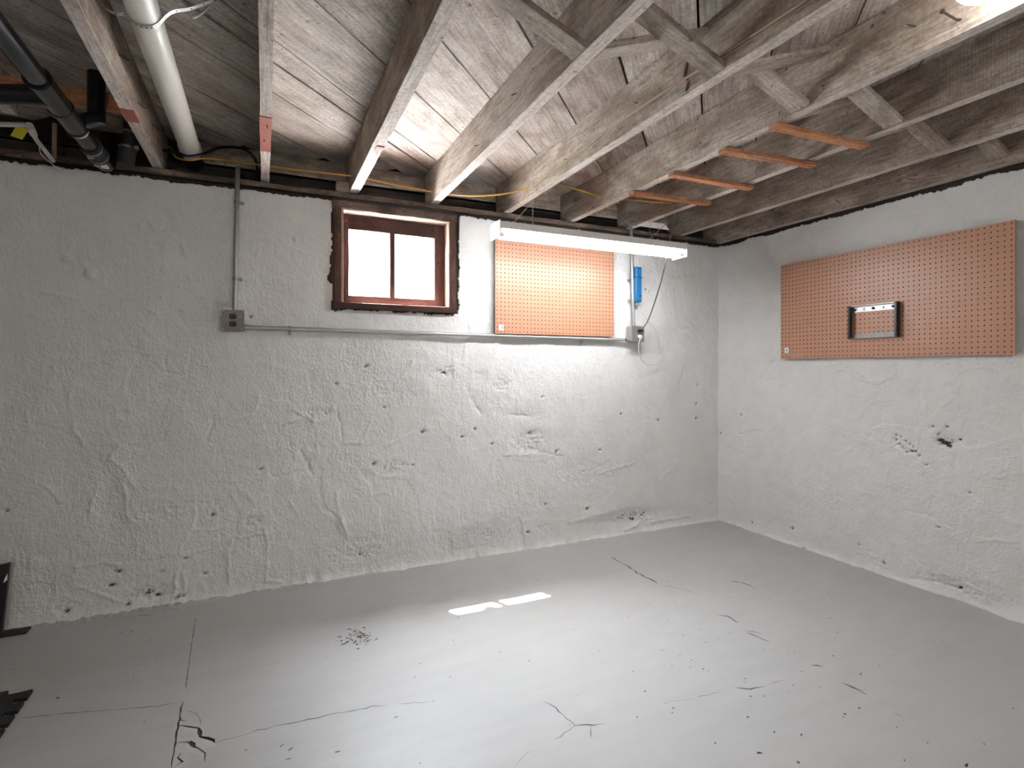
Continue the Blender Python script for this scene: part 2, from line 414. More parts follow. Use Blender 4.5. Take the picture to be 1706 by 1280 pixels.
ridge_px = [([(128,943),(196,940)],.004,.006),([(128,943),(123,975)],.004,.006),([(128,978),(180,993),(200,1008)],.004,.006),
    ([(385,900),(380,990)],.0035,.005),([(440,880),(447,905),(443,968),(470,972)],.004,.006),([(390,895),(440,888)],.003,.005),
    ([(295,960),(288,1002)],.006,.007),([(306,958),(308,1000)],.006,.007),([(55,795),(85,820),(100,835)],.004,.006),([(160,810),(156,850)],.004,.007),
    ([(180,765),(205,785),(232,815)],.004,.007),([(205,800),(215,860),(225,870)],.004,.008),([(120,650),(120,710),(140,740)],.003,.008),
    ([(45,685),(50,715)],.003,.006),([(560,820),(570,870),(580,890)],.004,.007),([(488,680),(520,700),(555,680)],.005,.008),
    ([(475,710),(500,695)],.005,.006),([(345,735),(355,700)],-.004,.006),([(500,750),(520,790)],-.005,.008),([(562,690),(570,730)],-.004,.007),
    ([(110,300),(170,320),(230,330)],.003,.01),([(262,380),(300,400),(310,420)],.003,.008),([(570,860),(580,900)],.003,.006),([(840,760),(930,755)],.004,.006),
    ([(780,650),(800,690)],-.006,.008),([(850,690),(885,695)],-.006,.006),([(880,745),(935,762)],-.005,.006),([(640,745),(690,720)],.003,.008),
    ([(720,850),(725,900)],.003,.006),([(1000,790),(1060,770)],.003,.008),([(950,870),(1020,850)],.003,.008),([(1100,800),(1160,740)],.003,.01),
    ([(690,600),(660,640)],.003,.008),([(620,700),(600,740),(560,740)],.003,.007),([(140,440),(160,470)],.002,.01),([(320,885),(380,880)],.003,.005),
    ([(275,595),(280,620)],-.003,.006),([(245,515),(262,520)],.003,.005),([(60,480),(130,500)],.002,.012),([(395,700),(420,690),(430,660)],.003,.007),
    ([(480,830),(500,860)],.003,.006),([(730,700),(750,730)],.003,.006),([(1085,870),(1150,860)],.006,.01),([(1040,885),(1080,862)],.006,.01)]
RB = [([bk(*p) for p in pl], h, w) for pl, h, w in ridge_px]
DB = [(*bk(150,457), .022, .014),(*bk(487,400), .012, -.010),(*bk(245,378), .018, -.008),(*bk(280,400), .045, .004),(*bk(112,430), .02, .006),
      (*bk(205,690), .02, -.006),(*bk(60,940), .03, .006),(*bk(480,810), .05, .005),(*bk(700,640), .06, .005),(*bk(900,810), .08, .005),
      (*bk(520,745), .02, -.006),(*bk(800,630), .05, -.004),(*bk(630,560), .05, .004),(*bk(40,300), .03, -.003),(*bk(440,480), .04, -.003)]
SB = [(*bk(520,690), .10, .03, -.010),(*bk(835,640), .07, .05, -.010),(*bk(884,735), .12, .07, -.010),(*bk(650,780), .08, .04, -.010),
      (*bk(250,990), .09, .035, -.012),(*bk(110,1010), .06, .03, -.010),(*bk(420,870), .05, .03, -.008),(*bk(740,620), .06, .03, -.010),
      (*bk(860,845), .30, .16, -.004),(*bk(780,900), .25, .07, -.009),(*bk(1050,860), .30, .05, -.012),(*bk(600,915), .2, .06, -.009),
      (*bk(260,380), .10, .03, -.008),(*bk(640,640), .12, .08, -.005),(*bk(980,790), .25, .10, -.005),(*bk(290,850), .25, .05, -.005)]
co, q, pt = plaster('w', (Vector((0, WY, 0)), Vector((1, 0, 0)), Vector((0, -1, 0))), -1.5, WX+.03, .0065, PB, RB, DB, (.327, 1.450, 1.046, 9), 1, SB)
me = mesh_np('wall_back', co, q, [M['plaster']], pt)
def add_block(me_mb, *a): me_mb.box(*a)
wb = bpy.data.objects.new('wall_back', me); COL.objects.link(wb); tag(wb, kind='structure')
so = wb.modifiers.new('solid', 'SOLIDIFY'); so.thickness = .014; so.offset = -1
mb = MB()   # foundation body behind the plaster, with the window opening
b0, b1, T = WY+.016, 3.19, 2.062
mb.box(LX-.1, b0, -.1, .345, b1, T); mb.box(1.024, b0, -.1, WX+.3, b1, T); mb.box(.345, b0, -.1, 1.024, b1, 1.47); mb.box(.34, WY-.004, 2.012, 1.03, 3.172, 2.066)
mb.box(LX-.1, WY-.005, -.1, -1.49, b0, 2.04)
fb = mb.build('wall_back_core', M['mortar']); tag(fb, kind='structure'); fb.name = 'wall_back_foundation'

rp = [(1563,733,8),(1570,738,7),(1577,741,7),(1586,734,4),(1598,733,4),(1577,711,4),(1562,723,4),(1553,711,3),(1493,725,3),(1492,733,3),(1497,740,3),(1503,747,3),(1510,753,5),(1518,752,4),(1524,752,4),
      (1500,728,3),(1507,736,3),(1515,741,3),(1531,759,3),(1542,775,4),(1253,871,5),(1319,881,4),(1598,980,4),(1472,938,4),(1342,914,4),(1234,691,4),(1234,723,2.5),(1200,722,3),(1431,907,3),(1615,821,3),(1563,879,3),
      (1520,745,3),(1581,745,4)]
PR = [(*rt(a, b), r*.0014+.0012) for a, b, r in rp]
RR = [([rt(*p) for p in pl], h, w) for pl, h, w in [([(1560,690),(1590,662)],.004,.006),([(1435,820),(1455,826)],.004,.006),([(1505,850),(1550,860),(1585,880)],-.004,.006),
      ([(1650,795),(1706,785)],.003,.006),([(1630,900),(1690,902)],.004,.005),([(1215,825),(1220,845)],.004,.01),([(1590,600),(1600,640)],.003,.01),([(1505,380),(1510,420)],-.004,.006),
      ([(1480,390),(1500,400)],-.004,.006),([(1520,965),(1560,970),(1600,980)],-.006,.007)]]
SR = [(*rt(1505,740), .05, .03, -.010),(*rt(1580,735), .06, .03, -.012),(*rt(1400,840), .12, .05, -.006),(*rt(1640,990), .25, .05, -.007),(*rt(1560,960), .14, .05, -.004),(*rt(1290,870), .15, .04, -.007),(*rt(1450,930), .1, .05, -.006)]
co, q, pt = plaster('r', (Vector((WX, 0, 0)), Vector((0, 1, 0)), Vector((-1, 0, 0))), .75, WY+.03, .0065, PR, RR, [(*rt(1250,380), .05, .004),(*rt(1420,900), .1, .006)], None, 2, SR)
me = mesh_np('wall_right', co, q, [M['plaster']], pt, flip=True)
wr = bpy.data.objects.new('wall_right', me); COL.objects.link(wr); tag(wr, kind='structure')
so = wr.modifiers.new('solid', 'SOLIDIFY'); so.thickness = .012; so.offset = -1
mb = MB(); mb.box(WX+.016, RY-.1, -.1, WX+.3, WY+.3, 2.062)
tag(mb.build('wall_right_foundation', M['mortar']), kind='structure')
mb = MB(); mb.box(WX-.004, RY-.1, -.1, WX+.02, .76, 2.045)
tag(mb.build('wall_right_rear', M['plaster'], origin=(0,0,0)), kind='structure')
mb = MB(); mb.box(LX-.1, RY-.1, -.1, LX, WY+.1, 2.36); tag(mb.build('wall_left', M['roomwall']), kind='structure')
mb = MB(); mb.box(LX, RY-.1, -.1, WX+.1, RY, 2.36); tag(mb.build('wall_rear', M['roomwall']), kind='structure')

# ------------------------------------------------------------------ floor with real cracks and chips
def fl(px, py): v = onz(px, py, 0); return Vector((v.x, v.y))
def crack_poly(pts, w, jag=.004, sub=.02):
    out = []
    for a, b in zip(pts[:-1], pts[1:]):
        n = max(1, int((b-a).length/sub))
        out += [a.lerp(b, k/n) for k in range(n)]
    out.append(pts[-1]); L, R = [], []
    for i, p in enumerate(out):
        t = (out[min(i+1, len(out)-1)] - out[max(i-1, 0)]).normalized(); n = Vector((-t.y, t.x))
        c = p + n*random.uniform(-jag, jag)
        ww = w*random.uniform(.35, 1.2)/2 if 0 < i < len(out)-1 else w*.1
        L.append(c + n*ww); R.append(c - n*ww)
    return L + R[::-1]
def blob(c, r, st=1.0, ang=0, n=9):
    p = []
    for k in range(n):
        a = 2*pi*k/n; rr = r*random.uniform(.45, 1.1)
        x, y = rr*cos(a)*st, rr*sin(a)/st
        p.append(Vector((c.x + x*cos(ang) - y*sin(ang), c.y + x*sin(ang) + y*cos(ang))))
    return p
cr = []
def CR(pxs, w, jag=.004): cr.append(crack_poly([fl(*p) for p in pxs], w, jag))
CR([(326,1030),(318,1085),(309,1146),(317,1151)], .0028, .001)
CR([(28,1197),(120,1188),(200,1182),(260,1177),(304,1168)], .003, .002)
CR([(304,1169),(302,1180),(298,1205),(292,1240),(286,1279)], .006, .002)
CR([(358,1238),(400,1226),(430,1217),(470,1209),(500,1202),(540,1194),(560,1188),(588,1183),(620,1178),(646,1174)], .004, .006)
CR([(660,1173),(700,1171),(722,1168)], .002, .003)
CR([(1018,928),(1040,940),(1062,955),(1096,972)], .009, .006); CR([(1100,974),(1140,983),(1165,990)], .003)
CR([(300,1208),(316,1210),(330,1214),(334,1228),(345,1230),(354,1234),(357,1238)], .012, .004)
CR([(312,1183),(326,1189),(335,1200),(333,1210)], .003, .002)
CR([(296,1238),(312,1237),(322,1243),(332,1248),(340,1256),(338,1270)], .008, .004)
CR([(300,1255),(298,1262),(303,1270),(294,1276)], .006, .003); CR([(318,1234),(326,1246)], .014, .003); CR([(300,1192),(303,1200),(308,1203)], .006)
CR([(905,1168),(925,1180),(958,1208),(978,1207),(1010,1208)], .004, .004); CR([(958,1208),(940,1222),(925,1232)], .003, .004); CR([(985,1207),(986,1230)], .003); 
CR([(886,1250),(868,1265),(858,1279)], .002); CR([(1225,1147),(1250,1149),(1277,1144)], .006, .004); CR([(1160,1162),(1190,1156),(1204,1153)], .003); CR([(1100,1173),(1160,1163)], .0015)
CR([(1280,1142),(1315,1130)], .002)
for a in [[(1195,1024),(1212,1027),(1230,1038)],[(1240,1050),(1255,1052),(1265,1056)],[(1244,1053),(1262,1062),(1284,1070)],[(1218,969),(1240,972),(1260,981)],[(1401,1138),(1420,1146),(1445,1158)],[(1490,1188),(1503,1194)],[(1352,1109),(1372,1111)]]:
    CR(a, .009, .005)
for k in range(34):   # crazed patch left of the sun patch
    c = fl(595, 1062) + Vector((random.gauss(0, .045), random.gauss(0, .035)))
    a = random.uniform(0, pi); l = random.uniform(.008, .03)
    cr.append(crack_poly([c - Vector((cos(a), sin(a)))*l, c, c + Vector((cos(a+.5), sin(a+.5)))*l], random.choice([.003, .004, .010]), .002, .008))
for k in range(14): cr.append(blob(fl(600 + random.gauss(0, 14), 1063 + random.gauss(0, 6)), random.uniform(.003, .011), random.uniform(1, 2), random.uniform(-.5, .8), 8))
chips = [(1075,1152,4),(722,1168,2.4),(700,1272,2.4),(608,1066,4),(1183,1010,3),(1082,1007,3),(1253,971,3),(1192,1238,4),(1265,1255,6),(1335,1225,5),(1610,1275,6),(1432,1180,4),(1408,1190,5),(1383,1030,4),(1490,1040,2),(1570,1069,3),(1488,1093,3),(1388,1093,4),(1242,1131,3),(1494,1212,3),
         (755,1067,3),(770,1041,2),(826,1046,2),(700,1106,3),(692,1128,3),(750,1128,3),(881,1101,3),(562,1253,5),(660,1195,4),(22,1115,3),(96,1163,5),(240,1203,3),(136,1208,2),(465,1106,2),(128,1067,2),(250,1066,4),(222,1127,3),(232,1108,3),(260,1098,3),(218,1053,4),(201,1054,4),
         (470,1242,4),(485,1248,5),(480,1265,4),(410,1250,3),(950,1208,2),(1465,1110,3),(1434,1123,4),(1250,1160,4),(1273,1160,3),(1245,1195,4),(1120,1188,3),(1290,1220,5),(1330,1270,5),(1640,1240,3),(1545,1238,3),(1405,1195,3),(1172,1115,4),(1180,1118,3),(1150,1112,3),(1120,1110,3)]
for a, b, r in chips: cr.append(blob(fl(a, b), r*.0013, random.uniform(1, 1.9), random.uniform(-.4, .8)))
for k in range(90):
    x = random.gauss(1.75, .5); y = random.gauss(1.7, .45)
    if y > 2.9 or x > 3 or y < .8: continue
    cr.append(blob(Vector((x, y)), random.uniform(.0016, .005), random.uniform(1, 2.2), random.uniform(-.4, .9), 6))
fv = [Vector((LX, RY)), Vector((WX+.06, RY)), Vector((WX+.06, WY+.06)), Vector((LX, WY+.06))]
ed = [(0,1),(1,2),(2,3),(3,0)]; polys = []
for p in cr:
    if len(p) < 3: continue
    b = len(fv); n = len(p); fv += p; ed += [(b+k, b+(k+1) % n) for k in range(n)]
    polys.append((min(q.x for q in p), max(q.x for q in p), min(q.y for q in p), max(q.y for q in p), p))
vo, eo, fo, ov, oe, of = geometry.delaunay_2d_cdt(fv, ed, [], 0, 1e-5, False)
def inside(c):
    for x0, x1, y0, y1, p in polys:
        if x0 <= c.x <= x1 and y0 <= c.y <= y1:
            r = 0; n = len(p)
            for k in range(n):
                a, b = p[k], p[(k+1) % n]
                if (a.y > c.y) != (b.y > c.y) and c.x < (b.x-a.x)*(c.y-a.y)/(b.y-a.y) + a.x: r += 1 if a.y < b.y else -1
            if r: return True
    return False
mb = MB(); mb.v = [Vector((v.x, v.y, 0)) for v in vo]
for f in fo:
    a, b, c = [vo[i] for i in f[:3]]
    if not inside((a+b+c)/3):
        mb.f.append(tuple(f) if (b-a).cross(c-a) > 0 else tuple(f[::-1])); mb.mi.append(0)
# sub-slab seen in the cracks
mb.add([(LX, RY, -.004), (WX+.06, RY, -.004), (WX+.06, WY+.06, -.004), (LX, WY+.06, -.004)], [(0,1,2,3)], 1)
mb.box(LX, RY, -.1, WX+.06, WY+.06, -.006, 1)
# rough swept-up concrete along the foot of the back wall
nx, ny = 260, 10; b = len(mb.v)
for i in range(nx+1):
    x = -1.3 + 1.75*i/nx
    wd = .05 + .03*noise.noise(Vector((x*4, 2, 0))) + .07*exp(-((x+.5)/.28)**2) + .02*noise.noise(Vector((x*25, 2, 0)))
    for j in range(ny+1):
        t = j/ny; y = WY + .01 - wd*t
        h = (.006*(1-t)**.6 + .011*noise.turbulence(Vector((x*30, y*30, 0)), 3, False)*(1-t)**.5)*(1 if x < .2 else max(0, 1-(x-.2)/.25)) - .001
        mb.v.append(Vector((x, y, h if j < ny else -.002)))
for i in range(nx):
    for j in range(ny):
        a = b + i*(ny+1) + j; mb.f.append((a, a+1, a+ny+2, a+ny+1)[::-1] if False else (a, a+1, a+ny+2, a+ny+1)); mb.mi.append(0)
fo_ = mb.build('floor', [M['floor'], M['slab']], origin=(0,0,0)); tag(fo_, kind='structure')

# ------------------------------------------------------------------ ceiling deck (diagonal boards) 
cs = [-.07, -.47, -.87, -1.277, -1.665, -2.065, -2.215, -2.462, -2.86, -3.26, -3.66, -4.06, -4.46, -4.86, -5.26, -5.66, -6.06, -6.4, -6.8]
cs = cs[::-1] + [.28, .635, 1.04, 1.44, 1.84, 2.24, 2.64, 3.04, 3.44, 3.84, 4.24, 4.64, 5.04, 5.44, 5.84]
mb = MB(); tones = []
X0, X1, Y0, Y1 = LX-.05, WX+.25, RY-.05, 3.262
for c0, c1 in zip(cs[:-1], cs[1:]):
    # board between X-Y=c0 and c1; u=(X+Y)
    cm = (c0+c1)/2; ulo = max(2*X0-cm, 2*Y0+cm); uhi = min(2*X1-cm, 2*Y1+cm)
    if uhi <= ulo: continue
    g = random.uniform(.006, .0095)*1.4142; tn = random.random(); dz = random.uniform(-.002, .002); n = max(2, int((uhi-ulo)/.16)); b = len(mb.v)
    sd = random.random()*50
    for i in range(n+1):
        u = ulo + (uhi-ulo)*i/n
        for cc, zz in ((c0+g/2, 0), (c1-g/2, 0), (c1-g/2, .02), (c0+g/2, .02)):
            k = .003*noise.noise(Vector((u*3, cc*7, sd))); k2 = .0035*noise.noise(Vector((u*2.3, cc*9, sd+9)))
            # into the frame turned 45 degrees: local x = u/sqrt2, local y = -c/sqrt2
            mb.v.append(Vector((u/sqrt(2), -(cc+k2)/sqrt(2), DK + dz + k*.6 + zz))); tones.append(tn)
    for i in range(n):
        for k in range(4): mb.f.append((b+4*i+k, b+4*i+4+k, b+4*i+4+(k+1) % 4, b+4*i+(k+1) % 4)[::-1]); mb.mi.append(0)
b = len(mb.v); r2 = sqrt(2)
for x, y in ((X0,Y0),(X1,Y0),(X1,Y1),(X0,Y1)):
    mb.v.append(Vector(((x+y)/r2, -(x-y)/r2, DK+.028))); tones.append(0)
for x, y in ((X0,Y0),(X1,Y0),(X1,Y1),(X0,Y1)):
    mb.v.append(Vector(((x+y)/r2, -(x-y)/r2, DK+.06))); tones.append(0)
mb.f += [(b+3,b+2,b+1,b), (b+4,b+5,b+6,b+7)]+[(b+i, b+(i+1) % 4, b+4+(i+1) % 4, b+4+i) for i in range(4)]; mb.mi += [1]*6
ce = mb.build('ceiling', [M['deck'], M['dark']], origin=(0,0,0)); ce.rotation_euler = (0, 0, pi/4); tag(ce, kind='structure')
a = ce.data.attributes.new('tone', 'FLOAT', 'POINT'); a.data.foreach_set('value', tones)

# sill plate, ledger boards, dark rim
tag(plank('trim_1', (-2.9, 3.13, 2.083), (3.3, 3.13, 2.083), .125, .026, M['sill'], rough=.006), kind='structure')
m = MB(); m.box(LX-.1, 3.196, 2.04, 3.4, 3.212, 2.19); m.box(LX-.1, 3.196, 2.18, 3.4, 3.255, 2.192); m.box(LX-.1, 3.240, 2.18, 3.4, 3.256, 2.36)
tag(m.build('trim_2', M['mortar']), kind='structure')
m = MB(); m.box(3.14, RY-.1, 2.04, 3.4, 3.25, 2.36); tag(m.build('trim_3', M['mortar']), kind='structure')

# ------------------------------------------------------------------ joists
J = [(-.465,.044), (.005,.041), (.450,.052), (.908,.048), (1.372,.048), (1.845,.048), (2.305,.048), (2.765,.05)]
jl = ['weathered ceiling joist left of the white drain pipe, brick red mark near its wall end',
      'pale ceiling joist running straight away, long brick red paint band on its underside',
      'weathered ceiling joist whose end rests on the sill above the left half of the window',
      'weathered ceiling joist ending above the right edge of the window',
      'weathered ceiling joist with brown cables clipped along its side, ending above the shop light',
      'weathered ceiling joist with a bent nail in its side, holding orange slats at left',
      'pale ceiling joist holding the right ends of the orange slats',
      'whitish ceiling joist nearest the right wall but one, with swirling knots on its side']
joists = []
def nail(mbx, p, d, l=.02, r=.0016): mbx.tube([p, Vector(p)+Vector(d).normalized()*l], r, 6)
for i, (x, w) in enumerate(J):
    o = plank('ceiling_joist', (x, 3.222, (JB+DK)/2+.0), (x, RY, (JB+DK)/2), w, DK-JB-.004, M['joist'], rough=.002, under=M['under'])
    tag(o, jl[i], 'joist', 'exposed ceiling joists'); joists.append(o)
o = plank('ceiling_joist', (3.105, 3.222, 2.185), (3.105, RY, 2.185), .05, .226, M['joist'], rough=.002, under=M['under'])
tag(o, 'shaded end joist lying along the top of the right wall above its ragged plaster edge', 'joist', 'exposed ceiling joists'); joists.append(o)
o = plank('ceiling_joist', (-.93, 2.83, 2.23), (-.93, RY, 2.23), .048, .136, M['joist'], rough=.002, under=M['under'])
tag(o, 'short cut off ceiling joist at the far left behind the black drain pipe', 'joist', 'exposed ceiling joists'); joists.append(o)
for x in (-1.39, -1.85, -2.31, -2.77):
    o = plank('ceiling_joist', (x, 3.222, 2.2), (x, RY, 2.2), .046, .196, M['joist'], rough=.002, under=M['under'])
    tag(o, 'ceiling joist beyond the left edge of the view, past the black drain pipe', 'joist', 'exposed ceiling joists')
def paint(j, x, w, y0, y1):
    m = MB(); n = 14; vs = []
    for k in range(n+1):
        t = k/n; e = .004*noise.noise(Vector((t*9, x, 0)))
        for sx in (-1, 1):
            for zz in (JB+.004, JB-.0012): vs.append((x+sx*(w/2+.0012), y0+(y1-y0)*t + (e*3 if k in (0, n) else 0), zz))
    fs = []
    for k in range(n):
        a = 4*k; fs += [(a+1, a+5, a+7, a+3), (a, a+4, a+5, a+1), (a+3, a+7, a+6, a+2)]
    fs += [(0,1,3,2), (4*n, 4*n+2, 4*n+3, 4*n+1)]
    m.add(vs, fs); o = m.build('paint_mark', M['redpaint'], j); o['label'] = 'brick red paint band on the underside'
paint(joists[0], J[0][0], J[0][1], 2.43, 2.53); paint(joists[1], J[1][0], J[1][1], 2.28, 2.64); paint(joists[2], J[2][0]+.01, .03, 2.38, 2.42)
# nails left in joists
nails = {5: [((1.819, 1.0, 2.19), (-1, .3, .1), .03), ((1.819, 1.3, 2.15), (-1, 0, -.4), .012), ((1.819, 1.9, 2.17), (-1, 0, 0), .01)],
         3: [((.883, 2.3, 2.15), (-1, .2, -.3), .02), ((.883, 1.9, 2.2), (-1, 0, -.6), .02)],
         4: [((1.346, 2.3, 2.16), (-1, 0, -.3), .015), ((1.346, 1.75, 2.19), (-1, 0, 0), .015)],
         7: [((2.739, 2.3, 2.16), (-1, 0, -.4), .018), ((2.739, 1.9, 2.2), (-1, 0, -.4), .015)],
         8: [((3.078, 2.1, 2.11), (-1, .2, .5), .035), ((3.078, 1.7, 2.12), (-1, .5, .2), .04), ((3.078, 2.5, 2.12), (-1, 0, -.5), .02), ((3.078, 1.5, 2.12), (-1, -.5, 0), .03)],
         0: [((-.44, 2.5, 2.16), (1, 0, -.6), .03), ((-.44, 2.8, 2.2), (1, 0, -.9), .04), ((-.44, 2.2, 2.19), (1, 0, -.5), .03)],
         1: [((.0, 2.5, JB), (0, .2, -1), .012), ((.01, 2.35, JB), (.1, .2, -1), .012)]}
for k, ls in nails.items():
    for p, d, l in ls:
        m = MB(); m.tube([Vector(p) - Vector(d).normalized()*.004, Vector(p)+Vector(d).normalized()*l], .0017, 6)
        m.build('nail', M['rust'], joists[k], smooth=True)
p0 = onx(1600, 32, 1.82); p1 = onx(1592, 32, 1.80); p2 = onx(1570, 19, 1.79)
m = MB(); m.tube([Vector((1.824, p0.y, p0.z)), p1, p2], .0035, 8); m.lathe(p2, [(0.0001, -.001), (.007, -.001), (.007, .001), (.0001, .001)], 10, 'x')
m.build('bent_nail', M['rust'], joists[5], smooth=True)
# split running down the side of the fourth joist
m = MB(); zz = [2.292, 2.26, 2.23, 2.20, 2.17, 2.14, 2.112]
pts = [(1.3465, 1.475 + .012*sin(i*2.1), z) for i, z in enumerate(zz)]
m.ribbon(pts, (0, 1, 0), .012, .003); o = m.build('split_edge', M['old'], joists[4]); o['label'] = 'dark vertical split in the side'

# ledger boards between joists
xs = [-.35] + [j[0] for j in J[1:]] + [3.08]
names = ['between the white drain pipe and the pale straight joist', 'left of the window, behind the yellow cable', 'above the left half of the window', 'above the right edge of the window and the sagging yellow cable',
         'behind the middle of the shop light, second gap from the sagging cable', 'behind the right half of the shop light', 'above the right end of the shop light', 'in the last gap by the right wall corner']
for i in range(8):
    a = xs[i] + (J[i][1]/2 if i else 0) + .002; b = (xs[i+1] - .027)
    o = plank('blocking_board', (a, 3.205, 2.247), (b, 3.205, 2.247), .022, .1, M['joist'], rough=.0012)
    tag(o, 'greyish blocking board ' + names[i], 'board', 'blocking boards between the joist ends')

# ------------------------------------------------------------------ cross bridging struts
def strut(x0, x1, low_right, y, label):
    zl, zh = JB+.014, DK-.03
    a = Vector((x0, y, zh if low_right else zl)); b = Vector((x1, y, zl if low_right else zh))
    up = Vector((0,0,1))
    o = plank('bridging_strut', a, b, .074, .021, M['strut'], up=up, rough=.0012)
    tag(o, label, 'strut', 'diagonal bridging struts between the joists')
def face(i, s): return J[i][0] + s*J[i][1]/2
G = 'bridging strut '
strut(face(2,1), face(3,-1), True, 1.43, 'weathered '+G+'at the top of the view, left of the crossing joints, dropping right')
strut(face(3,1), face(4,-1), False, 1.41, 'weathered '+G+'rising right from the joist above the window, behind another strut')
strut(face(3,1), face(4,-1), True, 1.335, 'rough grained '+G+'dropping right onto the joist with brown cables')
strut(face(4,1), face(5,-1), False, 1.31, 'thin '+G+'rising right from the joist with brown cables')
strut(face(4,1), face(5,-1), True, 1.395, 'pale '+G+'dropping right onto the joist with the bent nail')
strut(face(5,1), face(6,-1), False, 1.44, 'mostly hidden '+G+'rising right just above the topmost orange slat')
strut(face(5,1), face(6,-1), True, 1.335, 'smooth pale '+G+'with a small red dot, dropping right above the orange slats')
strut(face(6,1), face(7,-1), True, 1.40, 'whitish '+G+'dropping right onto the whitish joist near the right wall')
strut(face(6,1), face(7,-1), False, 1.487, 'hidden '+G+'rising right toward the whitish joist near the right wall')
strut(face(7,1), 3.078, True, 1.34, 'rough '+G+'in the last gap above the right pegboard')
p = onz(1457, 178, 2.17)

# ------------------------------------------------------------------ orange slats under two joists
sl = [(1.509, 1.483, 'topmost orange wooden slat, nearest the crossed struts'), (1.771, 1.724, 'second orange wooden slat from the top, with a pale splintered edge'),
      (2.094, 2.081, 'third orange wooden slat from the top, short of the shop light'), (2.411, 2.377, 'lowest orange wooden slat, closest above the shop light')]
for i, (ya, yb, lb) in enumerate(sl):
    o = plank('furring_strip', (1.812, ya, 2.088), (2.335, yb, 2.088), .042, .018, M['fresh'], rough=.001)
    tag(o, lb + ', nailed under two joists', 'slat', 'orange slats nailed under two joists')
    for x, y in ((1.84, ya), (2.31, yb)):
        m = MB(); m.lathe((x, y, 2.077), [(.003, 0), (.003, .003)], 8); m.build('nail', M['rust'], o)
    if i == 1:
        m = MB(); m.box(1.95, ya-.026, 2.0775, 2.2, ya-.012, 2.0795); q_ = m.build('splinter', M['reveal'], o); q_['label'] = 'pale splintered strip'

# small block at the sill by the third joist
o = plank('wood_block', (.352, 3.06, 2.118), (.418, 3.06, 2.118), .05, .05, M['strut'])
tag(o, 'small pale wood block beside the joist end above the window corner', 'block')

# ------------------------------------------------------------------ window
wr_ = bpy.data.objects.new('window_1', None); COL.objects.link(wr_); wr_.location = (.684, 3.1, 1.46); tag(wr_, kind='structure')
Y0c, Y1c = 3.045, 3.066
for nm, a, b, w in (('casing', (.36, 0, 1.462), (.36, 0, 2.02), .038), ('casing', (1.008, 0, 1.462), (1.008, 0, 2.012), .038)):
    plank(nm, (a[0], 3.057, a[2]), (b[0], 3.057, b[2]), w, .022, M['casing'], wr_, up=(0,-1,0))
o = plank('head_board', (.335, 3.058, 2.025), (1.035, 3.058, 2.018), .045, .024, M['sill'], wr_, up=(0,-1,0), rough=.006)
o = plank('window_sill', (.338, 3.058, 1.478), (1.032, 3.058, 1.478), .034, .028, M['casing'], wr_, up=(0,-1,0))
# jambs (reveal) behind the casing
plank('jamb', (.384, 3.115, 1.49), (.386, 3.115, 2.0), .012, .125, M['reveal'], wr_, up=(0,1,0))
plank('jamb', (.992, 3.115, 1.49), (.992, 3.115, 2.0), .012, .125, M['reveal'], wr_, up=(0,1,0))
plank('jamb', (.38, 3.115, 2.003), (1.0, 3.115, 2.003), .125, .012, M['reveal'], wr_)
plank('jamb', (.38, 3.115, 1.489), (1.0, 3.115, 1.489), .125, .012, M['reveal'], wr_)
sash = bpy.data.objects.new('sash', None); COL.objects.link(sash); sash.location = (.686, 3.14, 1.5); attach(sash, wr_)
ys, dt = 3.148, .030
plank('rail', (.392, ys, 1.956), (.986, ys, 1.952), .082, dt, M['sash'], sash, up=(0,-1,0))
plank('rail', (.392, ys, 1.52), (.986, ys, 1.52), .05, dt, M['sash'], sash, up=(0,-1,0))
plank('stile', (.411, ys, 1.50), (.411, ys, 1.99), .038, dt+.002, M['sash'], sash, up=(0,-1,0))
plank('stile', (.955, ys, 1.50), (.955, ys, 1.99), .062, dt+.002, M['sash'], sash, up=(0,-1,0))
plank('muntin', (.674, ys, 1.54), (.674, ys, 1.92), .028, dt-.004, M['sash'], sash, up=(0,-1,0))
for x0, x1 in ((.43, .662), (.686, .926)):
    m = MB(); m.box(x0, ys+.004, 1.543, x1, ys+.007, 1.918); m.build('pane', M['glass'], sash)

# outside the window
m = MB(); m.box(-6, 3.19, 1.2, 8, 12, 1.40); tag(m.build('ground_outside', M['ground']), 'pale ground outside the window level with its sill', 'ground', kind='structure')
m = MB(); m.box(-6, 6.2, 1.40, 8, 6.35, 2.17); tag(m.build('garden_wall', M['outside']), 'pale low wall faintly seen through the dusty window panes', 'wall')

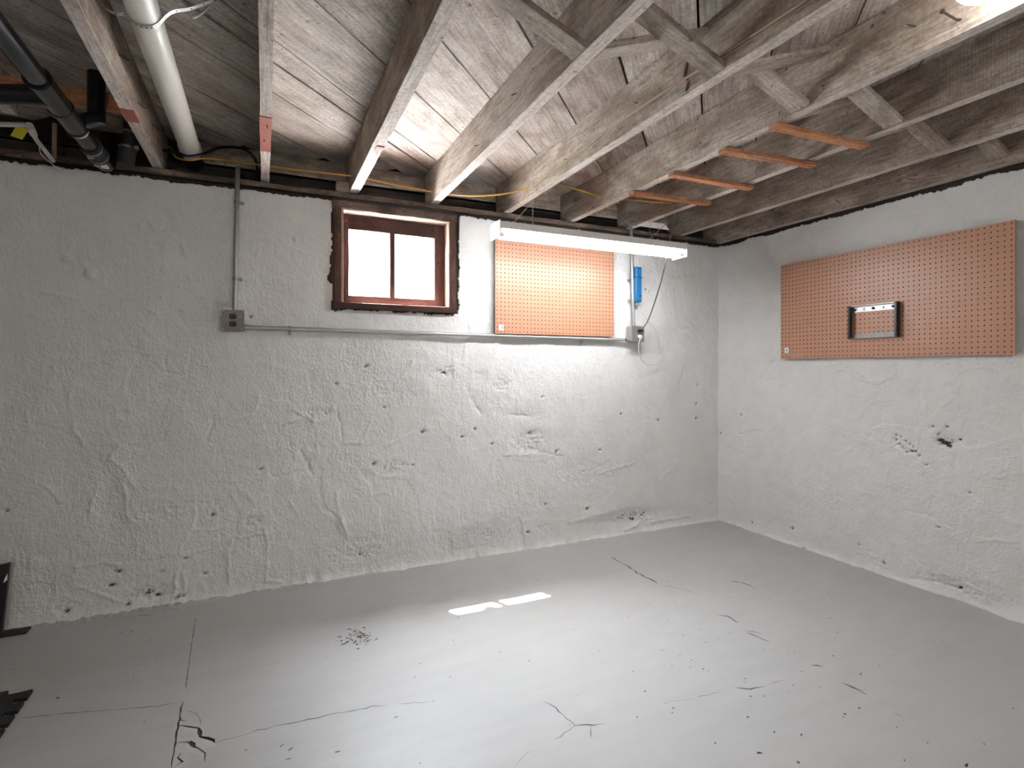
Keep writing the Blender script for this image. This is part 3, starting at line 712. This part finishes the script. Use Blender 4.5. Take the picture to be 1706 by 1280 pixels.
# ------------------------------------------------------------------ pegboards with real holes
def pegboard(name, o0, ux, nrm, nx, nz, pitch, parent):
    """o0 lower corner on the wall side, ux = direction along, nrm toward the room"""
    o0, ux, nrm = Vector(o0), Vector(ux), Vector(nrm); uz = Vector((0,0,1)); th = .005; r = .0036
    m = MB(); k8 = [(r*cos(pi/8+pi/4*k), r*sin(pi/8+pi/4*k)) for k in range(8)]
    h = pitch/2; sq = [(h, h*.41), (h*.41, h), (-h*.41, h), (-h, h*.41), (-h, -h*.41), (-h*.41, -h), (h*.41, -h), (h, -h*.41)]
    cn = [(h, h), (-h, h), (-h, -h), (h, -h)]
    for i in range(nx):
        for j in range(nz):
            c = o0 + ux*((i+.5)*pitch) + uz*((j+.5)*pitch)
            V = lambda p, d: c + ux*p[0] + uz*p[1] + nrm*d
            vs = [V(p, th) for p in k8] + [V(p, 0) for p in k8] + [V(p, th) for p in sq] + [V(p, th) for p in cn]
            fs = [(k, (k+1) % 8, 16+(k+1) % 8, 16+k)[::-1] for k in range(8)]
            fs += [(16+0, 24, 16+1)[::-1], (16+2, 25, 16+3)[::-1], (16+4, 26, 16+5)[::-1], (16+6, 27, 16+7)[::-1]]
            m.add(vs, fs, 0); m.add([V(p, th) for p in k8] + [V(p, 0) for p in k8], [(k, (k+1) % 8, 8+(k+1) % 8, 8+k) for k in range(8)], 2)
    W, H = nx*pitch, nz*pitch
    a, b, c, d = o0, o0+ux*W, o0+ux*W+uz*H, o0+uz*H; n = nrm*th
    m.add([a,b,c,d,a+n,b+n,c+n,d+n], [(0,1,5,4),(1,2,6,5),(2,3,7,6),(3,0,4,7),(0,1,2,3)], 1)
    return m.build(name, [M['peg'], M['pegedge'], M['dark']], parent)
P1 = .0254
r1 = empty('pegboard', (1.70, 3.06, 1.35), 'orange brown pegboard on the back wall, partly covered by the shop light', 'pegboard')
pegboard('board', (1.272, 3.035, 1.348), (1,0,0), (0,-1,0), 34, 24, .02547, r1)
for x in (1.30, 2.10):
    m = MB(); m.box(x, 3.035, 1.37, x+.02, 3.06, 1.93); m.build('batten', M['old'], r1)
m = MB(); m.box(1.296, 3.027, 1.366, 1.327, 3.0305, 1.402); m.lathe((1.317, 3.026, 1.384), [(.006, 0), (.006, .002)], 10, 'y', 1); m.build('label_sticker', [M['paper'], M['galvpaint']], r1)
r2_ = empty('pegboard', (3.10, 1.89, 1.2), 'long orange brown pegboard on the right wall with a metal bracket on it', 'pegboard')
pegboard('board', (3.083, 1.281, 1.199), (0,1,0), (-1,0,0), 48, 24, P1, r2_)
for y in (1.36, 1.9, 2.44):
    m = MB(); m.box(3.0835, y, 1.23, 3.104, y+.03, 1.78); m.build('batten', M['old'], r2_)
m = MB(); m.box(3.0745, 2.44, 1.235, 3.078, 2.47, 1.27); m.lathe((3.0735, 2.452, 1.252), [(.006, 0), (.006, .002)], 10, 'x', 1); m.build('label_sticker', [M['paper'], M['galvpaint']], r2_)

# ------------------------------------------------------------------ metal bracket on right pegboard
br = empty('wall_bracket', (3.07, 1.9, 1.305), 'rectangular black and silver metal wall bracket screwed to the right pegboard', 'bracket')
xb = 3.0775; ya, yb, za, zb = 1.768, 2.032, 1.306, 1.490
m = MB(); m.box(xb-.0025, ya, zb-.034, xb, yb, zb); m.box(xb-.026, ya, zb-.002, xb, yb, zb); ru = m.build('rail', M['chrome'], br); ru['label'] = 'bright upper rail'
m = MB(); m.box(xb-.0025, ya, za, xb, yb, za+.03); m.box(xb-.024, ya, za, xb, yb, za+.002); rl = m.build('rail', M['galvpaint'], br); rl['label'] = 'grey slotted lower rail'
for y in (ya, yb-.003):
    m = MB(); m.box(xb-.03, y, za-.003, xb, y+.003, zb+.003); m.box(xb-.03, y-.001, za-.003, xb-.027, y+(.012 if y < 1.9 else -.008), zb+.003); m.build('side_flange', M['black'], br)
for y in (1.80, 1.905, 2.008):
    m = MB(); m.lathe((xb-.0025, y, zb-.019), [(.0075, 0), (.0075, .006), (.004, .008)], 14, 'x'); m.build('knob', M['black'], ru, smooth=True)
for y in (1.853, 1.957):
    m = MB(); m.lathe((xb-.0025, y, zb-.02), [(.007, 0), (.006, .002), (.002, .003)], 12, 'x'); m.build('screw', M['white'], ru, smooth=True)
for y in (1.783, 1.838, 1.948, 2.0):
    m = MB(); m.box(xb-.0032, y-.011, za+.012, xb-.0024, y+.011, za+.022); m.build('slot', M['peg'], rl)

# ------------------------------------------------------------------ conduits and boxes
def conduit(pts, r, name, label, straps, cat='conduit', mat='galv'):
    e = empty(name, pts[0], label, cat)
    m = MB(); m.tube(pts, r, 16); m.build('tube', M[mat], e, smooth=True)
    for (p, d, side) in straps:
        p = Vector(p); d = Vector(d); sd = Vector(side); m = MB(); arc = []
        for k in range(9):
            a = pi*k/8; arc.append(p + sd*cos(a)*(r+.0015)*-1 + Vector((0,-1,0))*sin(a)*(r+.0015))
        arc = [arc[0] + Vector((0,.012,0))] + arc + [arc[-1] + Vector((0,.010,0)), arc[-1] + Vector((0,.010,0)) + sd*.02]
        m.ribbon(arc, d, .016, .0018); m.lathe(arc[-1] - sd*.008 + Vector((0,-.001,0)), [(.004, 0), (.003, .003)], 8, 'y')
        m.build('strap', M['galvpaint'], e, smooth=True)
    return e
yc = 3.047
conduit([(-.120, 3.09, 2.155), (-.1205, 3.06, 2.142), (-.121, yc, 2.12), (-.127, yc, 1.8), (-.134, yc, 1.425)], .0115, 'conduit', 'grey vertical metal conduit running down the back wall left of the window', [((-.124, yc, 1.97), (0,0,1), (1,0,0)), ((-.131, yc, 1.585), (0,0,1), (1,0,0))])
conduit([(-.095, yc, 1.344), (.5, yc, 1.3405), (1.28, yc, 1.334), (2.2, yc, 1.329), (2.235, yc-.01, 1.329)], .0115, 'conduit', 'grey horizontal metal conduit under the window joining the two outlet boxes', [((.12, yc, 1.343), (1,0,0), (0,0,-1)), ((1.90, yc, 1.3305), (1,0,0), (0,0,-1))])
conduit([(2.288, 3.09, 2.16), (2.2885, yc, 2.11), (2.296, yc, 1.89), (2.311, yc, 1.41)], .0115, 'conduit', 'grey vertical metal conduit behind the shop light, beside the blue power strip', [((2.300, yc, 1.74), (0,0,1), (-1,0,0)), ((2.305, yc, 1.60), (0,0,1), (-1,0,0))])
def socket(c, parent, mat='rubber'):
    x, y, z = c; m = MB(); pr = []
    for k in range(16):
        a = 2*pi*k/16; pr.append((x + .0165*cos(a), z + max(-.0125, min(.0125, .0165*sin(a)))))
    n = 16; vs = [(p[0], y, p[1]) for p in pr] + [(p[0], y-.003, p[1]) for p in pr]
    m.add(vs, [tuple(range(n)), tuple(range(n, 2*n))[::-1]] + [(i, (i+1) % n, n+(i+1) % n, n+i)[::-1] for i in range(n)])
    m.box(x-.007, y-.0035, z-.002, x-.005, y-.003, z+.007, 1); m.box(x+.005, y-.0035, z-.002, x+.007, y-.003, z+.006, 1)
    return m.build('socket', [M[mat], M['dark'] if mat != 'rubber' else M['boxcover']], parent)
b1_ = empty('outlet_box', (-.139, 3.05, 1.322), 'square bronze grey outlet box with two black sockets at the left conduit', 'outlet box')
m = MB(); m.box(-.186, 3.012, 1.324, -.092, 3.062, 1.425); m.build('box_body', M['galvpaint'], b1_, bevel=.003)
m = MB(); m.box(-.188, 3.008, 1.322, -.090, 3.012, 1.427); cpl = m.build('cover_plate', M['boxcover'], b1_, bevel=.001)
socket((-.140, 3.008, 1.394), cpl); socket((-.140, 3.008, 1.356), cpl)
for x, z in ((-.181, 1.420), (-.097, 1.420), (-.181, 1.330), (-.097, 1.330), (-.108, 1.392)):
    m = MB(); m.lathe((x, 3.008, z), [(.003, 0), (.002, .002)], 8, 'y'); m.build('screw', M['chrome'], cpl)
m = MB(); m.lathe((0,0,0), [(.014, 0), (.014, .022)], 14); 
for v in m.v: v.x, v.y, v.z = -.092 + v.z, yc + v.x, 1.3445 + v.y
m.build('connector', M['galv'], b1_, smooth=True)
b2_ = empty('outlet_box', (2.31, 3.05, 1.315), 'square light grey outlet box below the blue power strip, two cords plugged in', 'outlet box')
m = MB(); m.box(2.262, 3.002, 1.318, 2.362, 3.062, 1.42); m.build('box_body', M['galv'], b2_, bevel=.003)
m = MB(); m.box(2.260, 2.998, 1.316, 2.364, 3.002, 1.422); cpr = m.build('cover_plate', M['galv'], b2_, bevel=.001)
socket((2.318, 2.998, 1.391), cpr, 'galvpaint'); socket((2.318, 2.998, 1.35), cpr, 'galvpaint')
m = MB(); m.lathe((0,0,0), [(.014, 0), (.014, .024)], 14)
for v in m.v: v.x, v.y, v.z = 2.238 + v.z, yc-.01 + v.x, 1.329 + v.y
m.build('connector', M['galv'], b2_, smooth=True)

# power strip
ps = empty('power_strip', (2.335, 3.04, 1.588), 'narrow bright blue power strip mounted upright beside the conduit', 'power strip')
m = MB(); m.box(2.310, 3.018, 1.590, 2.360, 3.054, 1.832); m.build('housing', M['blue'], ps, bevel=.006)
for k in range(6):
    z = 1.812 - k*.029; m = MB(); m.box(2.322, 3.0165, z-.009, 2.348, 3.018, z+.009); m.box(2.329, 3.0158, z-.002, 2.331, 3.0165, z+.005, 1); m.box(2.339, 3.0158, z-.002, 2.341, 3.0165, z+.005, 1)
    m.build('socket', [M['blue'], M['black']], ps)
m = MB(); m.lathe((2.346, 3.018, 1.632), [(.007, 0), (.006, .003)], 12, 'y'); m.build('reset_button', M['rust'], ps)
m = MB(); m.box(2.327, 3.012, 1.605, 2.345, 3.018, 1.62); m.build('switch', M['blue'], ps, bevel=.002)
m = MB(); m.box(2.280, 3.015, 1.757, 2.362, 3.018, 1.7605); m.box(2.361, 3.015, 1.757, 2.363, 3.056, 1.7605); m.build('cable_tie', M['rubber'], ps)
m = MB(); m.box(2.322, 3.03, 1.565, 2.346, 3.05, 1.590); m.build('strain_relief', M['galvpaint'], ps, bevel=.003)
cd = [ony(1062,508,3.035), ony(1068,520,3.03), ony(1080,536,3.03), ony(1093,551,3.03), ony(1099,572,3.03), ony(1104,592,3.03), ony(1100,602,3.03), ony(1088,608,3.03), ony(1074,605,3.02), ony(1066,592,3.0), ony(1064,574,2.985), Vector((2.318, 2.975, 1.352))]
m = MB(); m.tube(cd, .0036, 8, smooth=6); cw = m.build('power_cord', M['whitecord'], ps, smooth=True); cw['label'] = 'white looping power cord'
m = MB(); m.tube([(2.318, 2.974, 1.350), (2.318, 2.9935, 1.350)], .012, 12); m.build('plug', M['white'], ps, smooth=True)

# ------------------------------------------------------------------ shop light
sp = empty('shop_light', (1.695, 2.58, 1.82), 'lit white two tube fluorescent shop light hanging below the joists', 'light')
xa, xb2, yl = 1.085, 2.298, 2.58
m = MB(); pr = [(-.062, 1.848), (-.062, 1.884), (-.028, 1.893), (.028, 1.893), (.062, 1.884), (.062, 1.848), (.056, 1.848), (.030, 1.862), (-.030, 1.862), (-.056, 1.848)]
n = len(pr); vs = [(xa, yl+a, z) for a, z in pr] + [(xb2, yl+a, z) for a, z in pr]
m.add(vs, [(i, (i+1) % n, n+(i+1) % n, n+i) for i in range(n)] + [tuple(range(n))[::-1], tuple(range(n, 2*n))]); m.build('housing', M['white'], sp)
for x in (xa-.003, xb2):
    m = MB(); m.box(x, yl-.066, 1.804, x+.004, yl+.066, 1.89); m.build('end_plate', M['white'], sp, bevel=.001)
for y in (yl-.03, yl+.03):
    m = MB(); m.tube([(xa+.03, y, 1.829), (xb2-.03, y, 1.829)], .0165, 16); m.build('fluorescent_tube', M['tube'], sp, smooth=True)
    for x in (xa+.004, xb2-.028):
        m = MB(); m.tube([(x, y, 1.829), (x+.026, y, 1.829)], .0172, 16); m.box(x, y-.012, 1.829, x+.02, y+.012, 1.86); m.build('lamp_socket', M['white'], sp, smooth=True)
hk1 = Vector((1.372, 2.72, JB)); hk2 = Vector((2.30, 2.62, JB))
for hk, (x0, x1) in ((hk1, (1.18, 1.30)), (hk2, (2.06, 2.22))):
    m = MB(); m.tube([hk + Vector((0,0,.01)), hk + Vector((0,0,-.012)), hk + Vector((.006,0,-.02)), hk + Vector((0,0,-.028)), hk + Vector((-.005, 0,-.02))], .0018, 6, smooth=4); m.build('hook', M['chrome'], sp, smooth=True)
    for xx in (x0, x1):
        a = hk + Vector((0,0,-.026)); b = Vector((xx, yl, 1.892)); L = (b-a).length; nlk = int(L/.016); m = MB()
        for k in range(nlk):
            p = a.lerp(b, k/nlk); q_ = a.lerp(b, (k+1.25)/nlk); dd = (q_-p).normalized(); s1 = dd.orthogonal().normalized()
            if k % 2: s1 = s1.cross(dd)
            c = (p+q_)/2; hl = (q_-p).length/2
            ring = [c + dd*hl*cos(t*pi/5) + s1*.0038*sin(t*pi/5) for t in range(11)]
            m.tube(ring, .0009, 5, cap=False)
        m.build('chain', M['galv'], sp, smooth=True)
m = MB(); m.tube([ony(1110,430,2.6), ony(1107,445,2.65), ony(1101,470,2.75), ony(1091,503,2.88), ony(1080,533,2.95), ony(1072,546,2.965), Vector((2.318, 2.962, 1.392))], .0042, 8, smooth=6)
m.build('power_cord', M['greycord'], sp, smooth=True)['label'] = 'dark grey power cord'
m = MB(); m.tube([(2.318, 2.958, 1.391), (2.318, 2.996, 1.391)], [.009, .0125], 12); m.build('plug', M['rubber'], sp, smooth=True)

# small junction plate with loose wires under the joist by the light
jp = empty('junction_plate', (2.18, 2.68, 2.05), 'small flat white plate with curled loose wires hanging right of the shop light', 'plate')
c0, c1, c2, c3 = [ony(px, py, yy) for px, py, yy in ((1072,379,2.66), (1090,374,2.74), (1109,377,2.74), (1098,383,2.66))]
zc = sum(c.z for c in (c0, c1, c2, c3))/4
m = MB(); m.prism([(c0.x, 2.62), (c3.x+.01, 2.62), (c2.x+.01, 2.72), (c0.x, 2.72)], zc-.003, zc+.003); m.build('plate', M['white'], jp, bevel=.001)
m = MB(); pc = Vector((c3.x-.02, 2.65, zc)); m.tube([pc, pc+Vector((.005,0,-.03)), pc+Vector((-.005,-.005,-.06)), pc+Vector((-.03,-.005,-.065)), pc+Vector((-.03,0,-.04))], .0015, 6, smooth=5)
m.tube([pc+Vector((-.05,0,0)), pc+Vector((-.06,0,-.04)), pc+Vector((-.035,0,-.09))], .0012, 6, smooth=5); m.build('loose_wire', M['chrome'], jp, smooth=True)
m = MB(); m.tube([pc+Vector((.03,.03,0)), Vector((2.29, 2.68, JB+.005))], .002, 6); m.build('hanger_wire', M['chrome'], jp, smooth=True)

# ------------------------------------------------------------------ yellow cable along the back, brown cables on joist 4
ycb = empty('yellow_cable', (0, 3.0, 2.15), 'yellow electrical cable threaded through the joists above the back wall', 'cable')
m = MB(); m.tube([(-.62, 3.17, 2.24), (-.44, 3.17, 2.243), (-.39, 3.08, 2.165), (-.32, 3.01, 2.138), (-.25, 3.03, 2.165), (-.1, 3.12, 2.198), (.005, 3.10, 2.192), (.2, 3.05, 2.178), (.425, 3.0, 2.168), (.475, 2.995, 2.166), (.65, 3.03, 2.163), (.884, 3.04, 2.156),
   (.94, 3.02, 2.148), (1.06, 2.92, 2.122), (1.2, 2.82, 2.118), (1.30, 2.74, 2.132), (1.35, 2.70, 2.146), (1.40, 2.68, 2.156), (1.5, 2.66, 2.166), (1.66, 2.68, 2.163), (1.80, 2.695, 2.153), (1.87, 2.69, 2.15), (2.0, 2.66, 2.146), (2.15, 2.64, 2.146), (2.285, 2.63, 2.154), (2.34, 2.63, 2.156)], .0048, 8, smooth=6)
m.build('cable_run', M['yellow'], ycb, smooth=True)
bc = empty('brown_cable', (1.34, 2.0, 2.15), 'pair of dull brown cables clipped along the side of a joist', 'cable')
a_ = [Vector((1.341, 2.66, 2.135)), Vector((1.341, 2.4, 2.145)), Vector((1.341, 2.06, 2.157)), Vector((1.341, 1.676, 2.160)), Vector((1.341, 1.402, 2.152)), Vector((1.341, 1.033, 2.142)), Vector((1.341, .6, 2.145)), Vector((1.341, -.5, 2.15))]
m = MB(); m.tube(a_, .0052, 8, smooth=5); m.build('cable_run', M['brown'], bc, smooth=True)
m = MB(); m.tube([p + Vector((.001, .02, -.014 + .005*sin(i*1.7))) for i, p in enumerate(a_)], .0022, 6, smooth=5); m.build('cable_run', M['brown'], bc, smooth=True)
for y, z in ((2.06, 2.157), (1.2, 2.147)):
    m = MB(); m.ribbon([(1.348, y, z-.007), (1.336, y, z-.006), (1.335, y, z+.006), (1.348, y, z+.007)], (0,1,0), .006, .001); m.build('staple', M['chrome'], bc)

# ------------------------------------------------------------------ white drain pipe
wp = empty('drain_pipe', (-.322, 1.5, 2.145), 'large white plastic drain pipe hung between the joists at upper left', 'pipe')
m = MB(); m.tube([(-.322, -1.2, 2.19), (-.322, 3.0, 2.19)], .0445, 40); m.build('pipe', M['pvc'], wp, smooth=True)
m = MB(); m.tube([(-.322, 2.955, 2.19), (-.322, 2.96, 2.19), (-.322, 3.03, 2.19), (-.322, 3.035, 2.19)], [.0445, .0485, .0485, .0465], 40); m.build('socket_end', M['pvc'], wp, smooth=True)
m = MB(); m.tube([(-.322, 3.03, 2.19), (-.322, 3.24, 2.185)], .0425, 32); m.build('coupling', M['abs'], wp, smooth=True)['label'] = 'black pipe section entering the wall'
st = empty('pipe_strap', (-.322, 1.4, 2.13), 'perforated galvanised hanger strap looped under the white drain pipe', 'strap')
yS = 1.89
arc = [Vector((-.443, yS-.02, 2.235)), Vector((-.441, yS, 2.205)), Vector((-.425, yS+.01, 2.18)), Vector((-.39, yS+.01, 2.163))]
for k in range(7):
    a = math.radians(205 + k*21); arc.append(Vector((-.322 + .047*cos(a), yS+.01, 2.19 + .047*sin(a))))
arc += [Vector((-.25, yS+.0, 2.20)), Vector((-.20, yS, 2.225)), Vector((-.155, yS-.02, 2.243)), Vector((-.12, yS-.03, 2.262)), Vector((-.115, yS-.04, 2.285)), Vector((-.14, yS-.05, 2.293))]
m = MB(); m.ribbon(spline(arc, 4), (0,1,0), .017, .0012); m.build('band', M['galv'], st, smooth=True)
arc2 = spline(arc, 4)
for k in range(3, len(arc2)-2, 3):
    p = arc2[k]; T_ = (arc2[k+1]-arc2[k-1]).normalized(); nn = Vector((0,1,0)).cross(T_)
    m = MB(); m.tube([p - nn*.0009, p + nn*.0009], .0028, 8); m.build('strap_hole', M['dark'], st)
m = MB(); m.tube([(-.13, yS-.04, 2.26), (-.17, yS+.02, 2.235), (-.2, yS+.03, 2.215)], .004, 6, smooth=4); m.build('strap_tail', M['galv'], st, smooth=True)

# ------------------------------------------------------------------ black drain pipe, tee, clamps
bp = empty('drain_pipe', (-.65, 2.2, 2.02), 'black plastic drain pipe with couplings at the upper left corner', 'pipe')
zp, xp = 2.056, -.657
A = Vector((xp-.006, -.8, zp+.012)); B = Vector((xp+.008, 2.99, zp-.002))
def along(y): return A.lerp(B, (y-A.y)/(B.y-A.y))
m = MB(); m.tube([A, along(2.92)], .031, 36); m.build('pipe', M['abs'], bp, smooth=True)
def coup(y0, y1, r, nm, mat='abs', lip=.003):
    m = MB(); m.tube([along(y0), along(y0+.001), along(y0+.01), along(y0+.012), along(y1-.012), along(y1-.01), along(y1-.001), along(y1)], [.031, r+lip, r+lip, r, r, r+lip, r+lip, .031], 36); return m.build(nm, M[mat], bp, smooth=True)
coup(2.18, 2.40, .0365, 'tee_fitting'); coup(2.40, 2.57, .036, 'coupling')
m = MB(); m.tube([along(2.575), along(2.592)], .0335, 32); m.build('primer_ring', M['white'], bp, smooth=True)['label'] = 'pale cement ring'
coup(2.74, 2.87, .0375, 'rubber_sleeve', 'rubber')
for y in (2.755, 2.85):
    m = MB(); m.tube([along(y), along(y+.012)], .0395, 32); p = along(y+.006); m.box(p.x-.012, y-.003, p.z-.05, p.x+.01, y+.014, p.z-.036); m.build('hose_clamp', M['chrome'], bp, smooth=True)
e0 = along(2.87); m = MB(); pts = [e0, along(2.92), Vector((xp+.008, 2.97, zp)), Vector((xp+.010, 3.0, zp+.015)), Vector((xp+.012, 3.01, zp+.05)), Vector((xp+.012, 3.012, 2.20))]
m.tube(pts, .034, 32, smooth=5); m.build('elbow', M['abs'], bp, smooth=True)
m = MB(); m.box(e0.x+.0, 2.885, e0.z-.0355, e0.x+.026, 2.925, e0.z-.028); 
m.build('sticker', M['paper'], bp)
t0 = along(2.30); m = MB(); m.tube([t0, Vector((-.80, 2.33, 2.042)), Vector((-1.9, 2.38, 2.02))], [.036, .031, .031], 32); m.build('branch_pipe', M['abs'], bp, smooth=True)
m = MB(); m.tube([(-.60, 2.62, 2.10), (-.60, 2.62, 2.30)], .03, 24); m.tube([(-.60, 2.62, 2.12), (-.64, 2.55, 2.07)], .03, 24); m.build('riser_pipe', M['abs'], bp, smooth=True)
bf = empty('pipe_fitting', (-.55, 2.95, 2.1), 'dark rubber pipe fitting with two hose clamps beside the black drain pipe end', 'pipe fitting')
m = MB(); m.tube([(-.565, 2.93, 2.05), (-.56, 2.93, 2.10), (-.545, 2.93, 2.16), (-.54, 2.93, 2.28)], .034, 28, smooth=4); m.build('sleeve', M['rubber'], bf, smooth=True)
for z, x in ((2.12, -.556), (2.19, -.543)):
    m = MB(); m.tube([(x, 2.93, z), (x+.001, 2.93, z+.010)], .0365, 28); m.box(x+.03, 2.90, z-.001, x+.045, 2.92, z+.012); m.build('hose_clamp', M['chrome'], bf, smooth=True)

# small white water pipe, tag, wire
sw = empty('water_pipe', (-.85, 2.95, 2.05), 'thin cream water pipe with a coupling at the far left above the wall', 'pipe')
pa = ony(0, 207, 2.6); pb = ony(40, 208, 2.6); pc_ = ony(50, 212, 2.62); pd = ony(60, 232, 2.8); pe = ony(88, 268, 3.0)
m = MB(); m.tube([pa - Vector((.5, 0, 0)), pa, pb, pc_, pd, pe], .009, 14); m.build('pipe', M['pvc'], sw, smooth=True)
m = MB(); m.tube([pc_.lerp(pd, -.1), pc_.lerp(pd, .55)], .0135, 16); m.build('coupling', M['pvc'], sw, smooth=True)
m = MB(); m.tube([ony(91,206,3.03), ony(90,263,3.03)], .009, 12); m.build('riser_pipe', M['brown'], sw, smooth=True)
tg = ony(33, 222, 2.58); m = MB()
cn = [ony(28,208,2.60), ony(48,216,2.60), ony(37,233,2.60), ony(17,226,2.60)]
m.add(cn + [c + Vector((0,.0012,0)) for c in cn], [(0,1,2,3)[::-1], (4,5,6,7), (0,1,5,4), (1,2,6,5), (2,3,7,6), (3,0,4,7)])
m.tube([cn[0].lerp(cn[1], .5), pc_], .001, 5)
tag(m.build('hanging_tag', M['tag']), 'small yellow tag hanging from the thin cream water pipe', 'tag')
m = MB(); m.tube([ony(48,214,2.62), ony(55,226,2.7), ony(64,240,2.8), ony(68,256,2.9), ony(80,268,2.97), ony(100,283,3.03), ony(108,284,3.03)], .002, 6, smooth=5)
tag(m.build('loose_wire', M['whitecord']), 'thin beige wire drooping from the yellow tag onto the wall top', 'wire')

# orange brace at left
o = plank('wooden_brace', (-.489, 2.67, 2.212), (-1.36, 2.67, 2.212), .022, .07, M['fresh'], rough=.001)
tag(o, 'horizontal orange lumber brace behind the black drain pipe', 'brace')

# black cable drooping behind white pipe end
bcb = empty('black_cable', (-.1, 3.1, 2.2), 'thick black cable arching from the white pipe end down behind the conduit', 'cable')
m = MB(); m.tube([(-.436, 3.05, 2.18), (-.37, 2.95, 2.143), (-.32, 2.93, 2.128), (-.26, 2.96, 2.16), (-.2, 3.03, 2.225), (-.1, 3.1, 2.262), (-.04, 3.12, 2.22), (-.035, 3.11, 2.12), (-.035, 3.11, 2.10)], .007, 10, smooth=6); m.build('cable_run', M['abs'], bcb, smooth=True)

# ------------------------------------------------------------------ globe ceiling light upper right, and two unseen fill globes added behind the viewer
def globe(x, y, label, zb=2.097, mat='globe'):
    g = empty('ceiling_light', (x, y, zb), label, 'light', 'white globe ceiling lights')
    m = MB(); m.lathe((x, y, 0), [(.05, zb+.07), (.06, zb+.075), (.06, 2.30), (.05, 2.30)], 24); m.build('base', M['white'], g, smooth=True)
    m = MB(); pr = [(.085*sin(t*pi/14)+.0002, zb + .035 - .035*cos(t*pi/14)) for t in range(0, 15)]
    pr = [(r, z) for r, z in pr]; m.lathe((x, y, 0), pr, 32); m.build('globe', M[mat], g, smooth=True)
globe(1.70, .745, 'white glass ceiling light cut by the top right corner of the view')
globe(-.6, -2.0, 'unseen fill light added behind the viewer, shaped as a white glass globe', 1.82, 'globe_fill')
globe(1.6, -2.0, 'unseen fill light added behind the viewer, a white glass globe nearer the right wall', 1.78, 'globe_fill')

# ------------------------------------------------------------------ foam mat and dark post at left edge
poly = [(-1.45, 2.43), (-1.30, 2.43)]
def teeth_h(x0, n, p):
    out = []
    for k in range(n):
        x = x0 + k*p; out += [(x, 2.425), (x-.006, 2.455), (x+p*.5+.006, 2.455), (x+p*.5, 2.425)]
    return out
poly = [(-1.45, 1.75), (-1.45, 2.425)] + teeth_h(-1.38, 8, .075)
poly += [(-.775, 2.425)]
y = 2.425
for k in range(9):
    poly += [(-.775, y), (-.738, y+.007), (-.738, y-.047), (-.775, y-.040)]; y -= .075
poly += [(-.775, 1.75)]
poly = [p for i, p in enumerate(poly) if i == 0 or (Vector(p)-Vector(poly[i-1])).length > 1e-5]
m = MB(); m.prism(poly[::-1], .0, .014); tag(m.build('foam_mat', M['foam'], bevel=.0015), 'black interlocking foam floor mat with toothed edge at the lower left', 'mat')
ps_ = empty('board_offcut', (-1.08, 3.0, 0), 'dark stained board standing against the wall at the far left edge', 'board')
m = MB(); m.add([(-1.13,2.985,.0),(-1.010,2.985,.0),(-.993,3.015,.302),(-1.13,3.015,.285),(-1.13,3.005,0),(-1.010,3.005,0),(-.993,3.035,.302),(-1.13,3.035,.285)], [(0,1,2,3),(7,6,5,4),(1,5,6,2),(0,3,7,4),(3,2,6,7),(0,4,5,1)])
m.build('panel', M['black'], ps_, bevel=.002)
m = MB(); m.box(-1.3, 2.975, .001, -.925, 3.03, .012); m.build('shadow_strip', M['rubber'], ps_, bevel=.002)  # flat dark strip laid on the floor in place of the board's shadow
m = MB(); m.add([(-1.004,2.998,.245),(-.996,3.0,.262),(-.997,3.0,.235),(-1.008,2.996,.225)], [(0,1,2,3)]); m.add([(-1.004,2.9995,.245),(-.996,3.0015,.262),(-.997,3.0015,.235),(-1.008,2.9975,.225)], [(3,2,1,0)]); m.build('paint_fleck', M['white'], ps_)

# ------------------------------------------------------------------ sky and sun
w = bpy.data.worlds.new('World'); SC.world = w; w.use_nodes = True; nt = w.node_tree; nt.nodes.clear()
SUN = Vector((-.347, .70, 1.72)).normalized()
out = nt.nodes.new('ShaderNodeOutputWorld'); bg = nt.nodes.new('ShaderNodeBackground'); tc = nt.nodes.new('ShaderNodeTexCoord')
dp = nt.nodes.new('ShaderNodeVectorMath'); dp.operation = 'DOT_PRODUCT'; dp.inputs[1].default_value = SUN
nt.links.new(tc.outputs['Generated'], dp.inputs[0])
rp_ = nt.nodes.new('ShaderNodeValToRGB'); e = rp_.color_ramp.elements
e[0].position = .0; e[0].color = (.004, .0043, .0047, 1); e[1].position = 1.0; e[1].color = (1, 1, 1, 1)
k = e.new(.6); k.color = (.02, .021, .022, 1); k = e.new(.85); k.color = (.13, .136, .142, 1); k = e.new(.93); k.color = (.55, .57, .60, 1)
nt.links.new(dp.outputs['Value'], rp_.inputs[0]); nt.links.new(rp_.outputs[0], bg.inputs[0]); bg.inputs[1].default_value = 165.0
nt.links.new(bg.outputs[0], out.inputs[0])
sd = bpy.data.lights.new('sun', 'SUN'); sd.energy = 100; sd.angle = .0093; so_ = bpy.data.objects.new('sun', sd); COL.objects.link(so_)
so_.rotation_euler = (-SUN).to_track_quat('-Z', 'Y').to_euler(); so_.location = (-1, 5, 6)

# ------------------------------------------------------------------ camera and view
cam = bpy.data.cameras.new('camera'); co_ = bpy.data.objects.new('camera', cam); COL.objects.link(co_)
cam.sensor_width = 36; cam.lens = 36*F/1706; cam.shift_y = -28/1706; cam.clip_start = .02
co_.location = (0, 0, EYE); co_.rotation_euler = (pi/2, 0, -TH); SC.camera = co_
SC.view_settings.view_transform = 'Standard'; SC.view_settings.look = 'None'; SC.view_settings.gamma = 1
SC.view_settings.use_curve_mapping = False; SC.view_settings.exposure = 1.8
